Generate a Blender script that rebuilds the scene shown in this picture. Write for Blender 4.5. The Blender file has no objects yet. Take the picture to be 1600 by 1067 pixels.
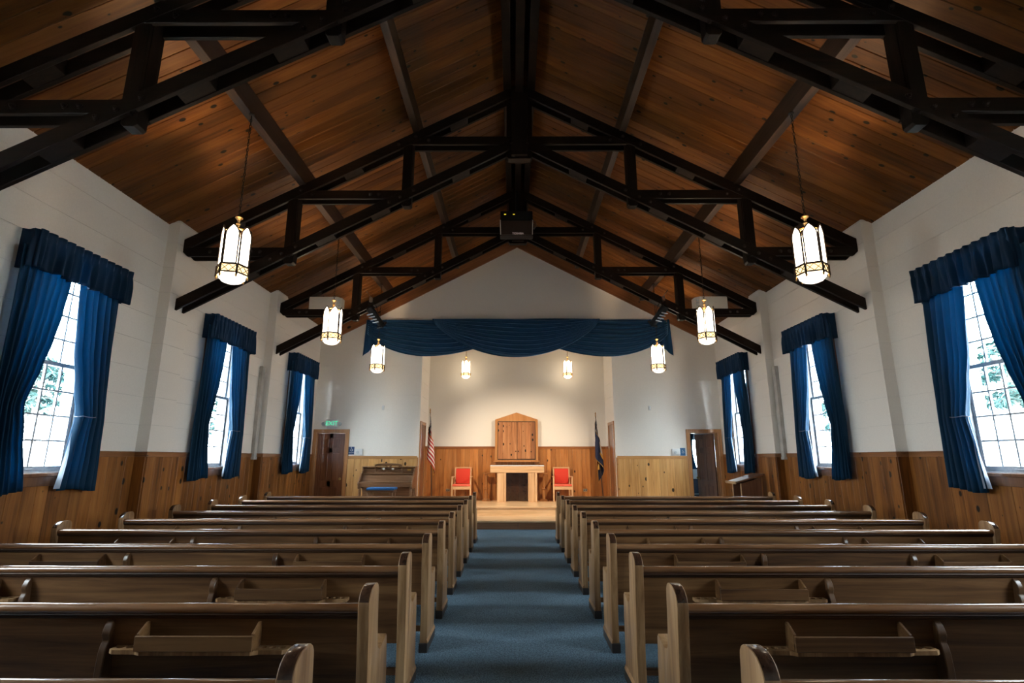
import bpy, bmesh, math, random
from mathutils import Vector, Matrix
random.seed(7)
PI = math.pi
SC = bpy.context.scene
COL = SC.collection

# ------------------------------------------------------------------ camera
cam_d = bpy.data.cameras.new('camera')
cam_d.lens = 816.5 / 1600 * 36.0
cam_d.sensor_width = 36.0
cam_d.clip_start = 0.05
cam_d.clip_end = 300
cam = bpy.data.objects.new('camera', cam_d)
COL.objects.link(cam)
cam.location = (-0.088, 0.0, 1.5)
cam.rotation_euler = (math.radians(90 + 12.5), 0.0, math.radians(0.205))
SC.camera = cam

# ------------------------------------------------------------------ world, exposure
SKY = 31.0
LAMP = 5.5
world = bpy.data.worlds.new('overcast_sky')
SC.world = world
world.use_nodes = True
bg = world.node_tree.nodes['Background']
bg.inputs[0].default_value = (0.88, 0.95, 1.0, 1)
bg.inputs[1].default_value = SKY
SC.view_settings.view_transform = 'Standard'
SC.view_settings.look = 'None'
SC.view_settings.gamma = 1.0
SC.view_settings.exposure = 0.85
SC.view_settings.use_curve_mapping = False
SC.cycles.max_bounces = 8
SC.cycles.diffuse_bounces = 5
SC.cycles.transparent_max_bounces = 16
SC.cycles.sample_clamp_indirect = 6.0
SC.cycles.adaptive_threshold = 0.02

# ------------------------------------------------------------------ room constants (metres)
W = 5.12            # half width of the nave
PIL = 0.163         # pilaster projection
YF = 13.29          # front wall plane
YB = -2.6           # back wall plane
SL = 0.532          # roof slope
RIDGE = 7.548
EAVE = RIDGE - SL * W
TR = (4.045, 7.305, 10.565)          # truss centres
WC = (2.372, 5.617, 8.862, 12.107)   # window centres (first is beside the camera)
WW = 0.476          # half width of window opening
WZ0, WZ1 = 1.335, 3.70
CAP = 1.575
COURSE = 0.373

# ------------------------------------------------------------------ helpers
class MB:
    def __init__(s):
        s.v = []; s.f = []; s.m = []
    def add(s, vs, fs, mi=0):
        n = len(s.v); s.v += [tuple(p) for p in vs]
        s.f += [tuple(i + n for i in f) for f in fs]; s.m += [mi] * len(fs)
        return s
    def box(s, x0, x1, y0, y1, z0, z1, mi=0, M=None):
        if x0 > x1: x0, x1 = x1, x0
        if y0 > y1: y0, y1 = y1, y0
        if z0 > z1: z0, z1 = z1, z0
        vs = [Vector(p) for p in ((x0,y0,z0),(x1,y0,z0),(x1,y1,z0),(x0,y1,z0),(x0,y0,z1),(x1,y0,z1),(x1,y1,z1),(x0,y1,z1))]
        if M: vs = [M @ p for p in vs]
        return s.add(vs, ((3,2,1,0),(4,5,6,7),(0,1,5,4),(1,2,6,5),(2,3,7,6),(3,0,4,7)), mi)
    def prism(s, poly, a0, a1, axis='X', mi=0, M=None):
        """poly: list of 2-D points, extruded along axis. X:(y,z)  Y:(x,z)  Z:(x,y)"""
        def P(p, a):
            if axis == 'X': return Vector((a, p[0], p[1]))
            if axis == 'Y': return Vector((p[0], a, p[1]))
            return Vector((p[0], p[1], a))
        n = len(poly)
        vs = [P(p, a0) for p in poly] + [P(p, a1) for p in poly]
        if M: vs = [M @ p for p in vs]
        fs = [tuple(range(n)), tuple(range(2*n-1, n-1, -1))]
        fs += [(i, i+n, (i+1) % n + n, (i+1) % n) for i in range(n)]
        return s.add(vs, fs, mi)
    def tube(s, pts, r, seg=8, mi=0, closed=False, cap=True):
        pts = [Vector(p) for p in pts]; n = len(pts)
        rs = r if isinstance(r, (list, tuple)) else [r] * n
        prev = None; base = len(s.v); vs = []
        for i, p in enumerate(pts):
            if closed: t = pts[(i+1) % n] - pts[i-1]
            else: t = pts[min(i+1, n-1)] - pts[max(i-1, 0)]
            t.normalize()
            if prev is None:
                u = t.orthogonal().normalized()
            else:
                u = prev - t * prev.dot(t)
                u = u.normalized() if u.length > 1e-6 else t.orthogonal().normalized()
            prev = u; w = t.cross(u)
            for k in range(seg):
                a = 2*PI*k/seg
                vs.append(p + (u*math.cos(a) + w*math.sin(a)) * rs[i])
        fs = []
        for i in range(n if closed else n-1):
            j = (i+1) % n
            for k in range(seg):
                k2 = (k+1) % seg
                fs.append((i*seg+k, i*seg+k2, j*seg+k2, j*seg+k))
        if cap and not closed:
            fs.append(tuple(range(seg-1, -1, -1))); fs.append(tuple((n-1)*seg + k for k in range(seg)))
        return s.add(vs, fs, mi)
    def lathe(s, prof, seg=16, c=(0,0,0), mi=0, M=None):
        """prof: (r,z) list"""
        vs = []
        for r, z in prof:
            for k in range(seg):
                a = 2*PI*k/seg
                p = Vector((c[0]+r*math.cos(a), c[1]+r*math.sin(a), c[2]+z))
                vs.append(M @ p if M else p)
        fs = []
        for i in range(len(prof)-1):
            for k in range(seg):
                k2 = (k+1) % seg
                fs.append((i*seg+k, i*seg+k2, (i+1)*seg+k2, (i+1)*seg+k))
        if prof[0][0] > 1e-5: fs.append(tuple(range(seg-1, -1, -1)))
        if prof[-1][0] > 1e-5: fs.append(tuple((len(prof)-1)*seg+k for k in range(seg)))
        return s.add(vs, fs, mi)
    def grid(s, fn, nu, nv, mi=0, mat=None):
        vs = [fn(i/nu, j/nv) for j in range(nv+1) for i in range(nu+1)]
        n0 = len(s.v); s.v += [tuple(p) for p in vs]
        for j in range(nv):
            for i in range(nu):
                a = n0 + j*(nu+1)+i
                s.f.append((a, a+1, a+nu+2, a+nu+1)); s.m.append(mat((i+.5)/nu, (j+.5)/nv) if mat else mi)
        return s
    def mesh(s, name, mats, smooth=False, bevel=0.0, seg=1, angle=40):
        me = bpy.data.meshes.new(name)
        me.from_pydata(s.v, [], s.f)
        if not isinstance(mats, (list, tuple)): mats = [mats]
        for m in mats: me.materials.append(m)
        me.polygons.foreach_set('material_index', s.m)
        bm = bmesh.new(); bm.from_mesh(me)
        bmesh.ops.remove_doubles(bm, verts=bm.verts, dist=1e-6)
        bmesh.ops.recalc_face_normals(bm, faces=bm.faces)
        if bevel > 0:
            es = [e for e in bm.edges if len(e.link_faces) == 2 and e.calc_face_angle(0) > math.radians(angle)]
            bmesh.ops.bevel(bm, geom=es, offset=bevel, segments=seg, affect='EDGES', profile=0.5, clamp_overlap=True)
        if smooth:
            for f in bm.faces: f.smooth = True
            for e in bm.edges:
                if len(e.link_faces) == 2 and e.calc_face_angle(0) > math.radians(angle): e.smooth = False
        bm.to_mesh(me); bm.free(); me.update()
        return me

def link(name, me, parent=None, loc=(0,0,0), rot=(0,0,0)):
    o = bpy.data.objects.new(name, me); COL.objects.link(o)
    o.location = loc; o.rotation_euler = rot
    if parent is not None: o.parent = parent
    return o
def obj(name, mb, mats, parent=None, loc=(0,0,0), rot=(0,0,0), **k):
    return link(name, mb.mesh(name, mats, **k), parent, loc, rot)
def tag(o, label=None, cat=None, group=None, kind=None):
    if label: o['label'] = label
    if cat: o['category'] = cat
    if group: o['group'] = group
    if kind: o['kind'] = kind
    return o
def thing(name, loc, label=None, cat=None, group=None, rot=(0,0,0), kind=None):
    return tag(link(name, None, None, loc, rot), label, cat, group, kind)
def copy_tree(o, parent=None):
    c = o.copy(); COL.objects.link(c)
    if parent is not None: c.parent = parent
    for ch in list(o.children):
        copy_tree(ch, c)
    return c
def text_mesh(txt, size, depth=0.002):
    cu = bpy.data.curves.new('lettering', 'FONT'); cu.body = txt; cu.size = size; cu.extrude = depth
    cu.align_x = 'CENTER'; cu.align_y = 'CENTER'
    o = bpy.data.objects.new('lettering', cu); COL.objects.link(o)
    dg = bpy.context.evaluated_depsgraph_get(); dg.update()
    me = bpy.data.meshes.new_from_object(o.evaluated_get(dg))
    bpy.data.objects.remove(o); bpy.data.curves.remove(cu)
    return me

# ------------------------------------------------------------------ materials
def nt(name):
    m = bpy.data.materials.new(name); m.use_nodes = True
    t = m.node_tree; b = t.nodes['Principled BSDF']
    return m, t, b
def plain(name, c, rough=0.5, metal=0.0, emit=None, es=0.0, bump=0.0, bscale=60, var=0.0, spec=0.5):
    m, t, b = nt(name)
    b.inputs['Base Color'].default_value = (*c, 1); b.inputs['Roughness'].default_value = rough
    b.inputs['Metallic'].default_value = metal; b.inputs['Specular IOR Level'].default_value = spec
    if emit: b.inputs['Emission Color'].default_value = (*emit, 1); b.inputs['Emission Strength'].default_value = es
    tc = t.nodes.new('ShaderNodeTexCoord'); n = t.nodes.new('ShaderNodeTexNoise')
    t.links.new(tc.outputs['Object'], n.inputs['Vector']); n.inputs['Scale'].default_value = bscale; n.inputs['Detail'].default_value = 4
    if var > 0:
        r = t.nodes.new('ShaderNodeValToRGB')
        r.color_ramp.elements[0].position = 0.3; r.color_ramp.elements[1].position = 0.75
        r.color_ramp.elements[0].color = (*[x*(1-var) for x in c], 1); r.color_ramp.elements[1].color = (*[min(1, x*(1+var*.4)) for x in c], 1)
        t.links.new(n.outputs['Fac'], r.inputs['Fac']); t.links.new(r.outputs['Color'], b.inputs['Base Color'])
    if bump > 0:
        bp = t.nodes.new('ShaderNodeBump'); bp.inputs['Strength'].default_value = bump; bp.inputs['Distance'].default_value = 0.01
        t.links.new(n.outputs['Fac'], bp.inputs['Height']); t.links.new(bp.outputs['Normal'], b.inputs['Normal'])
    return m
def wood(name, dark, mid, light, axis='X', nrm='Z', scale=1.0, knots=0.0, rough=0.45, coat=0.0, var=0.25, kscale=4.0, spec=0.5):
    """procedural wood: grain along axis, knots on the plane facing nrm, shade varies from piece to piece"""
    m, t, b = nt(name); N = t.nodes.new; L = t.links.new
    tc = N('ShaderNodeTexCoord'); oi = N('ShaderNodeObjectInfo')
    mul = N('ShaderNodeMath'); mul.operation = 'MULTIPLY'; mul.inputs[1].default_value = 91.7
    L(oi.outputs['Random'], mul.inputs[0])
    cmb = N('ShaderNodeCombineXYZ')
    for i in range(3): L(mul.outputs[0], cmb.inputs[i])
    add = N('ShaderNodeVectorMath'); add.operation = 'ADD'
    L(tc.outputs['Object'], add.inputs[0]); L(cmb.outputs[0], add.inputs[1])
    mp = N('ShaderNodeMapping'); L(add.outputs[0], mp.inputs['Vector'])
    mp.inputs['Scale'].default_value = tuple((1.1 if a == axis else 22.0) * scale for a in 'XYZ')
    n1 = N('ShaderNodeTexNoise'); n1.inputs['Scale'].default_value = 1.0; n1.inputs['Detail'].default_value = 6; n1.inputs['Roughness'].default_value = 0.65
    n1.inputs['Distortion'].default_value = 0.6
    L(mp.outputs[0], n1.inputs['Vector'])
    mp2 = N('ShaderNodeMapping'); L(add.outputs[0], mp2.inputs['Vector'])
    mp2.inputs['Scale'].default_value = tuple((0.7 if a == axis else 4.0) * scale for a in 'XYZ')
    n2 = N('ShaderNodeTexNoise'); n2.inputs['Scale'].default_value = 1.0; n2.inputs['Detail'].default_value = 3
    L(mp2.outputs[0], n2.inputs['Vector'])
    mixf = N('ShaderNodeMath'); mixf.operation = 'MULTIPLY_ADD'; mixf.inputs[1].default_value = 0.55
    hf = N('ShaderNodeMath'); hf.operation = 'MULTIPLY'; hf.inputs[1].default_value = 0.45
    L(n2.outputs['Fac'], hf.inputs[0]); L(n1.outputs['Fac'], mixf.inputs[0]); L(hf.outputs[0], mixf.inputs[2])
    r = N('ShaderNodeValToRGB'); L(mixf.outputs[0], r.inputs['Fac'])
    e = r.color_ramp.elements; e[0].position = 0.38; e[0].color = (*dark, 1); e[1].position = 0.63; e[1].color = (*light, 1)
    x = e.new(0.5); x.color = (*mid, 1)
    colr = r.outputs['Color']
    if knots > 0:
        mk = N('ShaderNodeMapping'); L(add.outputs[0], mk.inputs['Vector'])
        mk.inputs['Scale'].default_value = tuple(kscale*0.62 if a == axis else kscale for a in 'XYZ')
        sx = N('ShaderNodeSeparateXYZ'); L(mk.outputs[0], sx.inputs[0]); cx = N('ShaderNodeCombineXYZ')
        flat = [a for a in 'XYZ' if a != nrm]
        L(sx.outputs['XYZ'.index(flat[0])], cx.inputs[0]); L(sx.outputs['XYZ'.index(flat[1])], cx.inputs[1])
        vo = N('ShaderNodeTexVoronoi'); vo.voronoi_dimensions = '2D'; vo.inputs['Scale'].default_value = 1.0; vo.inputs['Randomness'].default_value = 1.0
        L(cx.outputs[0], vo.inputs['Vector'])
        # each knot its own size
        sep = N('ShaderNodeSeparateColor'); L(vo.outputs['Color'], sep.inputs[0])
        kr = N('ShaderNodeMapRange'); kr.inputs[3].default_value = 0.0; kr.inputs[4].default_value = 0.13 * knots
        kr.inputs[1].default_value = 0.35
        L(sep.outputs[0], kr.inputs[0])
        dv = N('ShaderNodeMath'); dv.operation = 'SUBTRACT'; L(kr.outputs[0], dv.inputs[0]); L(vo.outputs['Distance'], dv.inputs[1])
        sm = N('ShaderNodeMapRange'); sm.inputs[1].default_value = -0.03; sm.inputs[2].default_value = 0.012; L(dv.outputs[0], sm.inputs[0])
        pw = N('ShaderNodeMath'); pw.operation = 'POWER'; pw.inputs[1].default_value = 1.8; L(sm.outputs[0], pw.inputs[0])
        mx = N('ShaderNodeMix'); mx.data_type = 'RGBA'; L(pw.outputs[0], mx.inputs['Factor'])
        L(colr, mx.inputs['A']); mx.inputs['B'].default_value = (*[c*0.06 for c in dark], 1)
        colr = mx.outputs['Result']
    hs = N('ShaderNodeHueSaturation'); L(colr, hs.inputs['Color'])
    mr = N('ShaderNodeMapRange'); mr.inputs[3].default_value = 1 - var; mr.inputs[4].default_value = 1 + var
    L(oi.outputs['Random'], mr.inputs[0]); L(mr.outputs[0], hs.inputs['Value'])
    L(hs.outputs[0], b.inputs['Base Color'])
    b.inputs['Roughness'].default_value = rough; b.inputs['Coat Weight'].default_value = coat; b.inputs['Coat Roughness'].default_value = 0.12; b.inputs['Specular IOR Level'].default_value = spec
    bp = N('ShaderNodeBump'); bp.inputs['Strength'].default_value = 0.12; bp.inputs['Distance'].default_value = 0.004
    L(n1.outputs['Fac'], bp.inputs['Height']); L(bp.outputs['Normal'], b.inputs['Normal'])
    return m
def cloth(name, c, transl=0.25, sheen=0.4, tc=None):
    m, t, b = nt(name); N = t.nodes.new; L = t.links.new
    co = N('ShaderNodeTexCoord'); n = N('ShaderNodeTexNoise'); n.inputs['Scale'].default_value = 240; n.inputs['Detail'].default_value = 3
    L(co.outputs['Object'], n.inputs['Vector'])
    r = N('ShaderNodeValToRGB'); r.color_ramp.elements[0].color = (*[x*.75 for x in c], 1); r.color_ramp.elements[1].color = (*[min(1, x*1.2) for x in c], 1)
    L(n.outputs['Fac'], r.inputs['Fac']); L(r.outputs['Color'], b.inputs['Base Color'])
    b.inputs['Roughness'].default_value = 0.75; b.inputs['Sheen Weight'].default_value = sheen; b.inputs['Sheen Roughness'].default_value = 0.35
    b.inputs['Sheen Tint'].default_value = (0.35, 0.65, 1, 1); b.inputs['Specular IOR Level'].default_value = 0.25
    if transl > 0:
        tr = N('ShaderNodeBsdfTranslucent'); tr.inputs['Color'].default_value = (*(tc or c), 1)
        mx = N('ShaderNodeMixShader'); mx.inputs[0].default_value = transl
        out = t.nodes['Material Output']
        L(b.outputs[0], mx.inputs[1]); L(tr.outputs[0], mx.inputs[2]); L(mx.outputs[0], out.inputs['Surface'])
    return m
def glass_mat():
    m, t, b = nt('window_glass'); N = t.nodes.new; L = t.links.new
    tr = N('ShaderNodeBsdfTransparent'); tr.inputs['Color'].default_value = (0.96, 0.99, 1, 1)
    gl = N('ShaderNodeBsdfGlossy'); gl.inputs['Roughness'].default_value = 0.03
    mx = N('ShaderNodeMixShader'); mx.inputs[0].default_value = 0.06
    L(tr.outputs[0], mx.inputs[1]); L(gl.outputs[0], mx.inputs[2]); L(mx.outputs[0], t.nodes['Material Output'].inputs['Surface'])
    return m
def carpet_mat():
    m, t, b = nt('blue_loop_carpet'); N = t.nodes.new; L = t.links.new
    co = N('ShaderNodeTexCoord')
    vo = N('ShaderNodeTexVoronoi'); vo.inputs['Scale'].default_value = 95; vo.inputs['Randomness'].default_value = 0.45
    L(co.outputs['Object'], vo.inputs['Vector'])
    n = N('ShaderNodeTexNoise'); n.inputs['Scale'].default_value = 1.3; n.inputs['Detail'].default_value = 5; L(co.outputs['Object'], n.inputs['Vector'])
    r = N('ShaderNodeValToRGB'); e = r.color_ramp.elements
    e[0].position = 0.1; e[0].color = (0.230, 0.365, 0.470, 1); e[1].position = 0.75; e[1].color = (0.048, 0.080, 0.115, 1)
    L(vo.outputs['Distance'], r.inputs['Fac'])
    hs = N('ShaderNodeHueSaturation'); mr = N('ShaderNodeMapRange'); mr.inputs[3].default_value = 0.8; mr.inputs[4].default_value = 1.2
    L(n.outputs['Fac'], mr.inputs[0]); L(mr.outputs[0], hs.inputs['Value']); L(r.outputs['Color'], hs.inputs['Color']); L(hs.outputs[0], b.inputs['Base Color'])
    b.inputs['Roughness'].default_value = 0.95; b.inputs['Specular IOR Level'].default_value = 0.1
    bp = N('ShaderNodeBump'); bp.inputs['Strength'].default_value = 0.7; bp.inputs['Distance'].default_value = 0.006; bp.invert = True
    L(vo.outputs['Distance'], bp.inputs['Height']); L(bp.outputs['Normal'], b.inputs['Normal'])
    return m

M = {}
M['white'] = plain('painted_block', (0.80, 0.755, 0.685), 0.55, bump=0.10, bscale=70, var=0.05)
M['joint'] = plain('mortar_joint', (0.66, 0.63, 0.575), 0.8)
M['ceil'] = wood('ceiling_pine', (0.058, 0.0168, 0.002), (0.103, 0.0335, 0.0046), (0.14, 0.0515, 0.0092), 'X', 'Z', 1.0, knots=0.8, rough=0.5, var=0.28, kscale=4.2, spec=0.2)
M['deck'] = plain('roof_deck_dark', (0.03, 0.012, 0.005), 0.8)
M['beam'] = wood('dark_truss_timber', (0.0048, 0.00252, 0.00132), (0.009, 0.0045, 0.0024), (0.0168, 0.0081, 0.0042), 'X', 'Y', 1.0, rough=0.5, var=0.2, spec=0.15)
M['beamz'] = wood('dark_post_timber', (0.0048, 0.00252, 0.00132), (0.009, 0.0045, 0.0024), (0.0168, 0.0081, 0.0042), 'Z', 'Y', 1.0, rough=0.5, var=0.2, spec=0.15)
M['beamy'] = wood('purlin_timber', (0.0176, 0.0088, 0.0048), (0.0336, 0.0176, 0.0096), (0.06, 0.032, 0.0176), 'Y', 'X', 1.0, rough=0.4, var=0.15)
M['rake'] = wood('rake_board_wood', (0.12, 0.0416, 0.0144), (0.2, 0.0736, 0.024), (0.264, 0.1056, 0.0384), 'X', 'Y', 1.0, knots=0.9, rough=0.42, var=0.1, kscale=2.0)
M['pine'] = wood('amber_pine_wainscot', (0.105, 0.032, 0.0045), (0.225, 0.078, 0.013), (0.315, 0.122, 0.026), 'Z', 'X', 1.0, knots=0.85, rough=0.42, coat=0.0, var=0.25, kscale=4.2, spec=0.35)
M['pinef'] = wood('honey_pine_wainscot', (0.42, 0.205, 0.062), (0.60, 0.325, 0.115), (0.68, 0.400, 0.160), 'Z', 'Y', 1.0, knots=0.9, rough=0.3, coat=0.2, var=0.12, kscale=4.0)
M['chanc'] = wood('orange_fir_wainscot', (0.30, 0.105, 0.026), (0.42, 0.165, 0.044), (0.50, 0.215, 0.066), 'Z', 'Y', 1.2, knots=0.5, rough=0.32, coat=0.2, var=0.2, kscale=3.4)
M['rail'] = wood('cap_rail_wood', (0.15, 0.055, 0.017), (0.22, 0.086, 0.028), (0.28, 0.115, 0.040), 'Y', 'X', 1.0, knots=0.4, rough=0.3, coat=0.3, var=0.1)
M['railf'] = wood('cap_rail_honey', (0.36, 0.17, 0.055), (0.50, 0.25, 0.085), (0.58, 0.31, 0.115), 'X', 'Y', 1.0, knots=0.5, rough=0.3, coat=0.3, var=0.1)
M['railc'] = wood('cap_rail_chancel', (0.22, 0.07, 0.018), (0.30, 0.105, 0.028), (0.36, 0.14, 0.04), 'X', 'Y', 1.0, rough=0.3, coat=0.3, var=0.1)
M['casing'] = wood('door_casing_wood', (0.30, 0.125, 0.04), (0.42, 0.19, 0.066), (0.50, 0.25, 0.095), 'Z', 'Y', 1.0, rough=0.3, coat=0.3, var=0.1)
M['door'] = wood('brown_door_wood', (0.13, 0.045, 0.018), (0.20, 0.075, 0.03), (0.26, 0.105, 0.045), 'Z', 'Y', 1.0, rough=0.28, coat=0.4, var=0.1)
M['pew'] = wood('aged_oak_pew', (0.04158, 0.01633, 0.00475), (0.11088, 0.0495, 0.01633), (0.1881, 0.09702, 0.03762), 'X', 'Y', 0.9, rough=0.45, coat=0.0, var=0.18, spec=0.35)
M['pewend'] = wood('aged_oak_pew_end', (0.1357, 0.06372, 0.0236), (0.2655, 0.14396, 0.06136), (0.4012, 0.2419, 0.118), 'Z', 'X', 1.0, rough=0.40, coat=0.15, var=0.16, spec=0.4)
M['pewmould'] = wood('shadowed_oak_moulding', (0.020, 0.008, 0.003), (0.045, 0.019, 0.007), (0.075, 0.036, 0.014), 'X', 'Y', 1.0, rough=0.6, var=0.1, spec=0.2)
M['pewsup'] = wood('dark_oak_support', (0.035, 0.0145, 0.005), (0.075, 0.034, 0.0125), (0.125, 0.062, 0.026), 'Z', 'X', 1.0, rough=0.35, coat=0.1, var=0.1)
M['pewrail'] = wood('oiled_oak_rail', (0.105, 0.045, 0.017), (0.185, 0.085, 0.035), (0.26, 0.132, 0.06), 'X', 'Y', 1.0, rough=0.24, coat=0.6, var=0.1)
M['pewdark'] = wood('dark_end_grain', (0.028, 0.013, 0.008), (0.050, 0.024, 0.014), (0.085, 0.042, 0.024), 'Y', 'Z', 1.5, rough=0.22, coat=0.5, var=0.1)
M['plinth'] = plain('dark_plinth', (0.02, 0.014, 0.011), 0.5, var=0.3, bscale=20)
M['altar'] = wood('pale_birch', (0.52, 0.30, 0.145), (0.66, 0.40, 0.205), (0.74, 0.48, 0.265), 'X', 'Y', 1.0, rough=0.4, var=0.04)
M['altarz'] = wood('pale_birch_post', (0.52, 0.30, 0.145), (0.66, 0.40, 0.205), (0.74, 0.48, 0.265), 'Z', 'Y', 1.0, rough=0.4, var=0.04)
M['step'] = wood('maple_platform', (0.58, 0.37, 0.19), (0.70, 0.47, 0.26), (0.78, 0.55, 0.33), 'X', 'Z', 1.0, rough=0.35, coat=0.2, var=0.06)
M['riser'] = wood('brown_step_riser', (0.13, 0.06, 0.028), (0.19, 0.09, 0.043), (0.24, 0.12, 0.06), 'X', 'Y', 1.0, rough=0.5, var=0.05)
M['cup'] = wood('knotty_cedar', (0.26, 0.095, 0.035), (0.40, 0.165, 0.062), (0.52, 0.240, 0.10), 'Z', 'Y', 1.0, knots=1.1, rough=0.4, var=0.15, kscale=6.0)
M['cupf'] = wood('cupboard_frame_wood', (0.38, 0.15, 0.04), (0.48, 0.205, 0.062), (0.55, 0.25, 0.085), 'Z', 'Y', 1.0, rough=0.4, var=0.05)
M['piano'] = wood('piano_walnut', (0.1275, 0.06, 0.027), (0.1875, 0.09375, 0.045), (0.24, 0.1275, 0.066), 'X', 'Y', 1.0, rough=0.3, coat=0.15, var=0.06)
M['lect'] = wood('lectern_wood', (0.11, 0.045, 0.022), (0.16, 0.068, 0.034), (0.21, 0.095, 0.05), 'Z', 'X', 1.0, rough=0.35, coat=0.2, var=0.1)
M['lecte'] = wood('lectern_edge', (0.34, 0.20, 0.10), (0.46, 0.28, 0.15), (0.54, 0.35, 0.20), 'Z', 'X', 1.0, rough=0.35, var=0.05)
M['carpet'] = carpet_mat()
M['glass'] = glass_mat()
M['sash'] = plain('weathered_flare_sash', (0.36, 0.38, 0.41), 0.5, var=0.25, bscale=25)  # blue-grey lightened to carry the flare around the bright panes
M['frame'] = wood('window_casing_wood', (0.10, 0.04, 0.015), (0.16, 0.066, 0.025), (0.21, 0.09, 0.036), 'Z', 'X', 1.0, rough=0.35, coat=0.2, var=0.1)
M['curtain'] = cloth('blue_velvet', (0.0015, 0.028, 0.062), 0.16, 0.15, (0.002, 0.33, 0.60))
M['valance'] = cloth('blue_velvet_lined', (0.001, 0.020, 0.052), 0.10, 0.15, (0.002, 0.30, 0.55))
M['swag'] = cloth('navy_velvet', (0.0030, 0.036, 0.090), 0.0, 1.0)
M['lining'] = cloth('white_lining', (0.40, 0.48, 0.58), 0.4, 0.0)
M['cord'] = plain('pale_cord', (0.16, 0.20, 0.25), 0.7)
M['brass'] = plain('aged_brass', (0.44, 0.26, 0.10), 0.32, 1.0, var=0.25, bscale=60)
M['bronze'] = plain('dark_bronze', (0.045, 0.026, 0.012), 0.5, 0.4, var=0.3, bscale=80)
M['chain'] = plain('chain_iron', (0.03, 0.022, 0.016), 0.45, 0.8)
M['lamp'] = plain('lit_opal_glass', (0.9, 0.87, 0.8), 0.3, emit=(1.0, 0.86, 0.68), es=LAMP)
M['lampb'] = plain('lit_opal_bowl', (0.9, 0.87, 0.8), 0.3, emit=(1.0, 0.88, 0.72), es=LAMP*0.16)
M['lampd'] = plain('lit_amber_glass', (0.85, 0.7, 0.45), 0.4, emit=(1.0, 0.66, 0.30), es=1.3)
M['lampw'] = plain('lit_pale_glass', (0.85, 0.8, 0.7), 0.35, emit=(1.0, 0.84, 0.60), es=7.0)
M['black'] = plain('black_metal', (0.010, 0.010, 0.011), 0.55, 0.1, var=0.3, bscale=40, spec=0.25)
M['grey'] = plain('grey_metal', (0.23, 0.23, 0.23), 0.4, 0.6)
M['steel'] = plain('bright_steel', (0.62, 0.61, 0.6), 0.3, 1.0)
M['bolt'] = plain('iron_bolt', (0.045, 0.035, 0.03), 0.35, 0.9)
M['beige'] = plain('beige_enamel', (0.78, 0.74, 0.65), 0.45, var=0.05, bscale=8)
M['grille'] = plain('speaker_grille', (0.66, 0.63, 0.55), 0.6, bump=0.4, bscale=260)
M['projface'] = plain('projector_dark', (0.040, 0.020, 0.012), 0.5)
M['projtrim'] = plain('projector_trim', (0.55, 0.52, 0.46), 0.4)
M['led'] = plain('amber_led', (0.5, 0.4, 0.02), 0.4, emit=(0.9, 0.7, 0.05), es=0.35)
M['logo'] = plain('glowing_lettering', (0.75, 0.6, 0.55), 0.5, emit=(0.8, 0.6, 0.55), es=0.12)  # faint emission added so the unlit lettering shows pale
M['red'] = plain('red_upholstery', (0.68, 0.045, 0.022), 0.8, bump=0.3, bscale=300, var=0.12)
M['redl'] = plain('coral_seat_fabric', (0.80, 0.13, 0.075), 0.8, bump=0.3, bscale=300, var=0.1)
M['blueseat'] = plain('blue_cushion', (0.02, 0.13, 0.36), 0.85, bump=0.3, bscale=200, var=0.15)
M['navy'] = plain('navy_plastic', (0.005, 0.02, 0.05), 0.6)
M['fred'] = plain('flag_red', (0.42, 0.018, 0.022), 0.8, bump=0.1)
M['fwhite'] = plain('flag_white', (0.72, 0.68, 0.62), 0.8, bump=0.1)
M['fblue'] = plain('flag_navy', (0.008, 0.014, 0.045), 0.8, bump=0.1)
M['gold'] = plain('gold_fringe', (0.62, 0.33, 0.06), 0.55, bump=0.5, bscale=120)
M['pole'] = plain('flag_pole_wood', (0.03, 0.016, 0.01), 0.35)
M['plastic'] = plain('white_plastic', (0.72, 0.73, 0.72), 0.4)
M['gplastic'] = plain('grey_plastic', (0.50, 0.54, 0.56), 0.4)
M['exitg'] = plain('lit_exit_letters', (0.03, 0.55, 0.30), 0.4, emit=(0.05, 0.80, 0.42), es=0.55)
M['exitw'] = plain('exit_face', (0.80, 0.82, 0.81), 0.4)
M['sign'] = plain('sign_navy', (0.006, 0.045, 0.14), 0.4)
M['sign2'] = plain('sign_blue', (0.02, 0.11, 0.24), 0.4)
M['raceway'] = plain('grey_raceway', (0.50, 0.47, 0.42), 0.6, var=0.35, bscale=4)
M['paper'] = plain('white_paper', (0.72, 0.74, 0.76), 0.6)
M['outlet'] = plain('outlet_cover', (0.30, 0.26, 0.20), 0.4)
M['leaf'] = plain('conifer_needles', (0.020, 0.075, 0.070), 0.7, var=0.5, bscale=6)
M['bark'] = plain('grey_bark', (0.16, 0.15, 0.14), 0.9, bump=0.4, bscale=14, var=0.3)
M['siding'] = plain('pale_siding', (0.50, 0.54, 0.56), 0.8, var=0.1, bscale=2)
M['roofing'] = plain('grey_roofing', (0.28, 0.33, 0.37), 0.8, var=0.2, bscale=9)
M['ground'] = plain('pale_gravel', (0.50, 0.51, 0.50), 0.9, bump=0.3, bscale=6, var=0.25)
M['darkpane'] = plain('dark_pane', (0.10, 0.13, 0.16), 0.15)
M['roomwall'] = plain('side_room_paint', (0.55, 0.60, 0.62), 0.7, var=0.05, bscale=3)

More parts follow.
